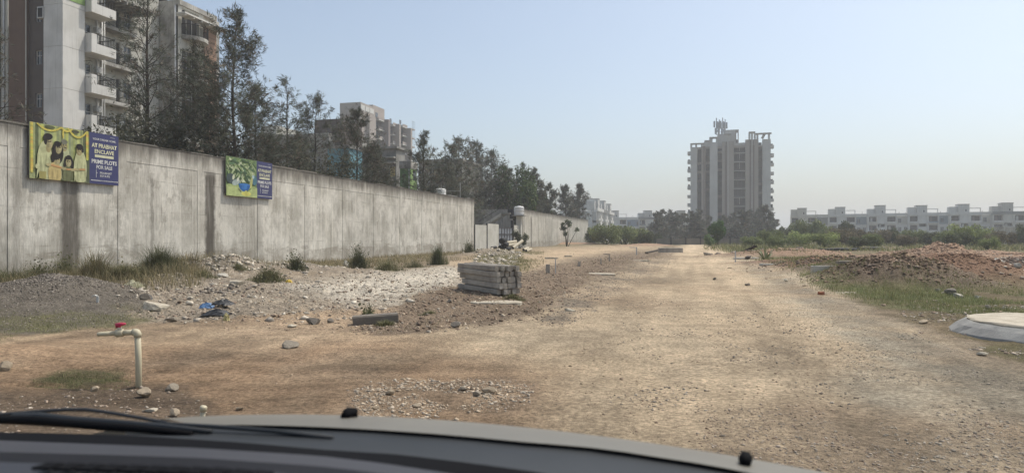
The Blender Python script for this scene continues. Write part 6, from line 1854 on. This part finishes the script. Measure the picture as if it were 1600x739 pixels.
# marker stakes
def stake(label, px, py0, py1, w, m, arm=0, name='marker_post'):
    p = on(px, py0); s = p.y / F
    t = thing(name, label, 'marker post', p)
    h = (py0 - py1) * s
    MB().box(-w * s / 2, -w * s / 2, -.2, w * s / 2, w * s / 2, h).build('post', m, t)
    if arm:
        MB().box(arm * s, -.02, h - .05, -w * s / 2 - .002, .03, h - .005).build('arm', m, t)
    return t
stake('short square concrete marker post on the berm past the stack', 856, 429, 414, 6, CPOST)
stake('thin white stick leaning past the concrete marker post', 868, 428, 405, 1.3, WFRAME, name='stake')
stake('small concrete marker post at the end of the ditch', 905, 415, 408, 4, CPOST)
stake('thin grey stake in the ditch', 939, 411, 402, 2, CPOST, name='stake')
stake('grey stake with an arm beside the ditch', 952, 408, 396, 1.8, CPOST, -9, name='stake')
stake('pale stake with an arm in front of the scrub', 994.5, 399, 386.5, 1.7, WFRAME, -11, name='stake')
stake('pale short stake at the right end of the road', 1149, 404, 386, 1.4, WFRAME, name='stake')

# heap of cut pipes before the gate
PIPEC = mat('cream_pipe', (0.50, 0.45, 0.34), (0.42, 0.37, 0.28), 3)
PIPEB = mat('black_pipe', (0.02, 0.02, 0.02), rough=.6)
PIPES = [(770, 392, 800, 381, 6, 0, 'cream pipe with black mouth lying leftmost in the heap'), (778, 391, 806, 382, 5, 0, 'cream pipe lying second in the heap behind the first'), (790, 380, 806, 378, 5, 1, 'cream pipe end resting on top of the pipe heap'),
         (792, 384, 808, 382, 5, 1, 'cream pipe just under the topmost one'), (801, 388, 816, 377, 5, 1, 'cream pipe tilted upward on the right of the heap'), (818, 391, 825, 388, 4.5, 0, 'short cream pipe lying rightmost in the heap'),
         (822, 393, 830, 390, 4.5, 0, 'short cream pipe before the rightmost one')]
for x0, y0, x1_, y1_, w, up, lab in PIPES:
    D0, D1 = 62.0, 63.6
    a, b = at(x0, y0, D0), at(x1_, y1_, D1)
    r = w * D0 / F / 2
    a.z = max(a.z, gz(a.x, a.y) + r * .8); b.z = max(b.z, gz(b.x, b.y) + r * .8)
    t = thing('pipe', lab, 'pipe', a, 0, 'pipes heaped before the gate')
    d = b - a
    MB().path([(0, 0, 0), d], r, 10, caps=False).build('tube', PIPEC, t, True)
    dn = d.normalized()
    MB().path([tuple(dn * .12), tuple(dn * .14)], r * .985, 10).build('dark_mouth', PIPEB, t)
bp = MB()
for i, (x, y) in enumerate(((768.5, 389), (786, 383), (783, 377), (790, 390), (781, 388))):
    a = at(x, y, 61.2)
    bp = MB().path([(0, 0, 0), (.35, .55, .05)], (.19 + .03 * (i % 3)), 10)
    o = link('pipe', bp.mesh('pipe', PIPEB, True)); o.location = a
    tag(o, ['black pipe stub at the left of the heap', 'black pipe stub in the middle of the heap', 'black pipe stub on top of the heap', 'black pipe stub low at the front of the heap', 'black pipe stub beneath the topmost stub'][i], 'pipe', 'pipes heaped before the gate')
for i, (x0, x1_, y, lab) in enumerate(((1278, 1338, 393.5, 'long black pipe lying before the scrub left of the reddish mound'), (1336, 1382, 391.5, 'shorter black pipe lying nearer the reddish mound'))):
    a, b = on(x0, y), on(x1_, y - 1)
    o = link('pipe', MB().path([(0, 0, .12), ((b - a) * .5) + Vector((0, 0, .2)), (b - a) + Vector((0, 0, .12))], .14, 8).mesh('pipe', PIPEB, True)); o.location = a
    tag(o, lab, 'pipe')

# litter
def rag(label, px, py, wpx, hpx, m, seed, cat='bag', name='plastic_bag'):
    p = on(px, py); s = p.y / F
    q = np.random.default_rng(seed); n = 9
    mb = MB()
    for i in range(n):
        for j in range(n):
            u, v = i / (n - 1) - .5, j / (n - 1) - .5
            z = hpx * s * max(0, 1 - 3.6 * (u * u + v * v)) * (.7 + .6 * q.random()) + .01
            mb.v.append((u * wpx * s + q.normal(0, .012), v * wpx * s * .7 + q.normal(0, .012), z))
    for i in range(n - 1):
        for j in range(n - 1):
            k = i * n + j; mb.f.append((k, k + n, k + n + 1, k + 1)); mb.m.append(0)
    o = link(name, mb.mesh(name, m)); o.location = p + Vector((0, .1, .0))
    return tag(o, label, cat)
rag('crumpled blue plastic bag lying in the rubble', 320, 481, 24, 8, mat('blue_plastic', (0.12, 0.22, 0.38), (0.09, 0.17, 0.31), 9, rough=.45), 1)
rag('crumpled black sheet beside the blue bag', 344, 478, 34, 8, mat('black_plastic', (0.03, 0.032, 0.035), (0.07, 0.07, 0.07), 9, rough=.5), 2, 'plastic sheet', 'plastic_sheet')
rag('black scraps under the blue bag at the rubble edge', 335, 497, 40, 8, bpy.data.materials['black_plastic'], 3, 'plastic sheet', 'plastic_sheet')
rag('yellow plastic bag at the wall foot by leafy weed', 449, 441, 12, 6, mat('yellow_plastic', (0.55, 0.38, 0.05), (0.45, 0.3, 0.04), 9, rough=.5), 4)
rag('black plastic rag beside the large beige slab', 225, 474, 22, 8, bpy.data.materials['black_plastic'], 8, 'plastic sheet', 'plastic_sheet')
WSC = mat('white_scrap', (0.62, 0.61, 0.57), (0.52, 0.5, 0.46), 9)
p = on(150, 482); s = p.y / F
cu = MB(); pts = [(-.07, 0, .11), (-.02, 0, .14), (.025, 0, .12), (.035, 0, .06), (.03, 0, .0)]
for a, b in zip(pts, pts[1:]):
    cu.beam(a, b, .05, .012)
o = link('litter', cu.mesh('litter', WSC)); o.location = p; tag(o, 'curled white scrap sticking out of the gravel heap', 'litter')
rag('white scrap lying on the crest of the gravel heap', 69, 437, 9, 5, WSC, 5, 'litter', 'litter')
rag('pale rag draped over weeds at the rubble edge', 205, 456, 34, 10, mat('pale_rag', (0.40, 0.38, 0.27), (0.28, 0.28, 0.18), 5), 6, 'rag', 'rag')
rag('pale yellow scrap under the black scraps', 349, 503, 10, 12, mat('straw_scrap', (0.5, 0.44, 0.22), rough=.8), 7, 'litter', 'litter')

# low rubble heap beside the road end with timber
for i, (x0, y0, x1_, y1_, lab) in enumerate(((1168, 399, 1192, 394, 'dark plank lying on the rubble right of the road end'), (1160, 397, 1180, 398, 'second dark plank under the first by the road end'), (1010, 398, 1030, 396.5, 'dark plank lying left of the road end by the beams'))):
    a, b = on(x0, y0), on(x1_, y1_)
    o = link('plank', MB().beam((0, 0, .12), (b.x - a.x, b.y - a.y, b.z - a.z + .28), .25, .1).mesh('plank', BARK)); o.location = a
    tag(o, lab, 'plank')
# ------------------------------------------------------------------ the car we look out of
HX, HY = 0.37, 0.929                                       # the car's heading
PAINT = mat('silver_paint', (0.175, 0.164, 0.136), (0.15, 0.14, 0.116), 2.5, rough=.45, spec=.5)
COWLM = mat('cowl_plastic', (0.034, 0.037, 0.04), (0.028, 0.031, 0.033), 6, rough=.55)
BLACKR = mat('black_rubber', (0.006, 0.006, 0.007), rough=.8, spec=.1)
DASHM = mat('dash_plastic', (0.045, 0.047, 0.056), (0.037, 0.039, 0.047), 3, rough=.5)
DASHD = mat('dash_dark', (0.009, 0.009, 0.012), rough=.6, spec=.15)
car = thing('car', 'silver car seen over its dark dashboard, wiper and bonnet', 'car', (0, 0, 0), math.atan2(-HX, HY))
# car space: x to the right, y forward, z up, origin on the ground under the eye
def hood_z(u, v):
    k = u + .43
    w = v - 1.0
    w1 = min(w, .45)
    return H - .3236 - .083 * w1 - .428 * w1 * w1 - .47 * max(0, w - .45) - .085 * k * k - .4 * max(0, abs(k) - .78) ** 2
def car_uv(px, v):
    rx = (px - CX) / F
    Y = v / (HY + HX * rx)
    return (rx * HY - HX) * Y, Y
def solve_v(px, py):
    a, b = .6, 1.45
    for _ in range(40):
        v = (a + b) / 2
        u, Y = car_uv(px, v)
        if CY + F * (H - hood_z(u, v)) / Y > py:
            a = v
        else:
            b = v
    return v
edge_px = [(150, 664), (300, 664), (400, 664), (500, 667), (656, 676), (812, 690), (953, 702), (1000, 710), (1094, 724), (1150, 734), (1230, 752)]
ed = sorted((car_uv(px, solve_v(px, py))[0], solve_v(px, py)) for px, py in edge_px)
eu, ev = np.array([e[0] for e in ed]), np.array([e[1] for e in ed])
us = np.linspace(-1.33, .47, 37)
mb = MB()
nv = 16
for u in us:
    v0 = float(np.interp(u, eu, ev))
    for j in range(nv):
        v = v0 + (2.15 - v0) * j / (nv - 1)
        mb.v.append((u, v, hood_z(u, v)))
for i in range(len(us) - 1):
    for j in range(nv - 1):
        k = i * nv + j; mb.f.append((k, k + nv, k + nv + 1, k + 1)); mb.m.append(0)
mb.build('bonnet', PAINT, car, True)
# fenders and nose, out of sight below the bonnet's edge
fb = MB()
for u, sgn in ((-1.33, -1), (.47, 1)):
    vv = np.linspace(.2, 2.15, 12)
    for a, b in zip(vv, vv[1:]):
        za, zb = hood_z(u, max(a, .9)) - .006, hood_z(u, max(b, .9)) - .006
        fb.quad([(u, a, za), (u, b, zb), (u + sgn * .05, b, zb - .18), (u + sgn * .05, a, za - .18)])
        fb.quad([(u + sgn * .05, a, za - .18), (u + sgn * .05, b, zb - .18), (u + sgn * .03, b, .32), (u + sgn * .03, a, .32)])
for a, b in zip(us, us[1:]):
    fb.quad([(a, 2.15, hood_z(a, 2.15) - .005), (b, 2.15, hood_z(b, 2.15) - .005), (b, 2.30, .62), (a, 2.30, .62)])
    fb.quad([(a, 2.30, .62), (b, 2.30, .62), (b, 2.25, .26), (a, 2.25, .26)])
fb.build('body_shell', PAINT, car)
for u in (-1.22, .36):
    w = MB().path([(u - .1, 1.55, .31), (u - .09, 1.55, .31), (u + .09, 1.55, .31), (u + .1, 1.55, .31)], [.26, .31, .31, .26], 24).build('wheel', BLACKR, car, True)
    MB().path([(u - .105, 1.55, .31), (u + .105, 1.55, .31)], .19, 16).build('rim', ACM, w)

def cp3(px, py, v):
    u, Y = car_uv(px, v)
    return (u, v, H + (CY - py) / F * Y)
def strip(name, rows, m, smooth=True):
    """surface through rows of (column, row) outlines at given distances ahead"""
    pxs = np.linspace(-260, 1560, 53)
    mb = MB(); n = len(pxs)
    for pts, v in rows:
        P = np.array(pts, float)
        for px in pxs:
            mb.v.append(cp3(px, float(np.interp(px, P[:, 0], P[:, 1])), v))
    for r in range(len(rows) - 1):
        for i in range(n - 1):
            k = r * n + i; mb.f.append((k, k + 1, k + n + 1, k + n)); mb.m.append(0)
    return mb.build(name, m, car, smooth)
R3 = [(-260, 671), (0, 675), (100, 677), (200, 680), (300, 686), (400, 693), (500, 702), (625, 710), (750, 725), (844, 738), (1000, 768), (1560, 880)]
R4 = [(-260, 680), (0, 688), (156, 694), (312, 700), (500, 712), (594, 723), (687, 737), (800, 757), (1000, 800), (1560, 930)]
R5 = [(-260, 698), (0, 706), (156, 710), (312, 715), (500, 728), (600, 740), (800, 775), (1000, 815), (1560, 950)]
R6 = [(-260, 712), (0, 722), (156, 726), (312, 731), (450, 740), (600, 762), (800, 800), (1000, 845), (1560, 990)]
R7 = [(-260, 790), (0, 800), (312, 815), (600, 850), (1000, 920), (1560, 1060)]
# cowl between the bonnet's rear edge and the glass
mb = MB(); n = 45
cpx = np.linspace(95, 1300, n)
E = np.array(edge_px, float)
for px in cpx:
    py = float(np.interp(px, E[:, 0], E[:, 1]))
    v = solve_v(px, py)
    u, Y = car_uv(px, v)
    mb.v.append((u, v + .02, hood_z(u, v + .02) - .004)); mb.v.append((u, v - .012, hood_z(u, v) - .0065))
    q = np.array(cp3(px, float(np.interp(px, [p[0] for p in R3], [p[1] for p in R3])), .88))
    mb.v.append(tuple((q * .5 + np.array((u, v - .012, hood_z(u, v) - .0065)) * .5) + np.array((0, 0, -.004)))); mb.v.append(tuple(q))
for i in range(n - 1):
    for j in range(3):
        k = i * 4 + j; mb.f.append((k, k + 4, k + 5, k + 1)); mb.m.append(0)
mb.build('cowl', COWLM, car, True)
strip('glass_seal', [(R3, .88), (R4, .84)], BLACKR)
strip('dashboard', [(R4, .80), ([(a, b + 1.5) for a, b in R4], .785), ([(a, b - 1.5) for a, b in R5], .70), (R5, .69)], DASHM)
strip('dash_trim', [(R5, .685), (R6, .62)], DASHD)
strip('dash_top', [(R6, .60), ([(a, b + 1.3) for a, b in R6], .597), ([(a, b + 12) for a, b in R6], .58), (R7, .45)], DASHM)
for i in range(11):
    px = 62 + i * 33
    py = float(np.interp(px, [p[0] for p in R6], [p[1] for p in R6]))
    a, b = Vector(cp3(px, py + 4.5, .575)), Vector(cp3(px + 26, py + 5.5 + i * .25, .575))
    MB().beam(a, b, .02, .0035).build('vent_slot', BLACKR, car)
# washer nozzles
for px, py in ((547, 656), (1165, 728)):
    v = 1.12
    u, Y = car_uv(px, v)
    z = hood_z(u, v)
    nz = MB(); nz.path([(u, v + .012, z - .004), (u, v + .010, z + .007), (u, v, z + .010), (u, v - .012, z + .009), (u, v - .02, z + .004)], [.008, .011, .0105, .010, .008], 6)
    nz.build('washer_nozzle', BLACKR, car, True)
# wiper resting at the foot of the glass
wip = MB().path([cp3(px, py, .95) for px, py in ((-260, 662), (-120, 652), (0, 648), (60, 643), (103, 640), (134, 640), (172, 645), (219, 653), (266, 662), (344, 667), (430, 674), (520, 684))], [.004] * 6 + [.0034] * 3 + [.004] * 3, 6).build('wiper', COWLM, car, True)
MB().path([cp3(px, py, .93) for px, py in ((-260, 664), (-120, 660), (0, 656), (50, 657), (110, 662), (170, 667), (230, 671), (300, 678))], [.010, .010, .0085, .010, .008, .008, .007, .005], 6).build('wiper_blade', BLACKR, wip, True)
MB().path([cp3(px, py, .94) for px, py in ((20, 650), (60, 650), (110, 655), (180, 660), (250, 666), (330, 674))], [.006, .008, .007, .0065, .006, .004], 6).build('wiper_spine', COWLM, wip, True)

# ------------------------------------------------------------------ haze over the whole site
hz = MB().box(-2100, -2100, -1.6, 2100, 2100, 62)
n = Nodes('haze_air')
n.t.nodes.remove(n.b)
pv = n.new('ShaderNodeVolumePrincipled')
pv.inputs['Color'].default_value = (0.89, 0.91, 0.93, 1)
pv.inputs['Density'].default_value = 0.00082
pv.inputs['Anisotropy'].default_value = 0.2
n.t.links.new(pv.outputs[0], n.out.inputs['Volume'])
tag(hz.build('haze', n.m), kind='stuff')
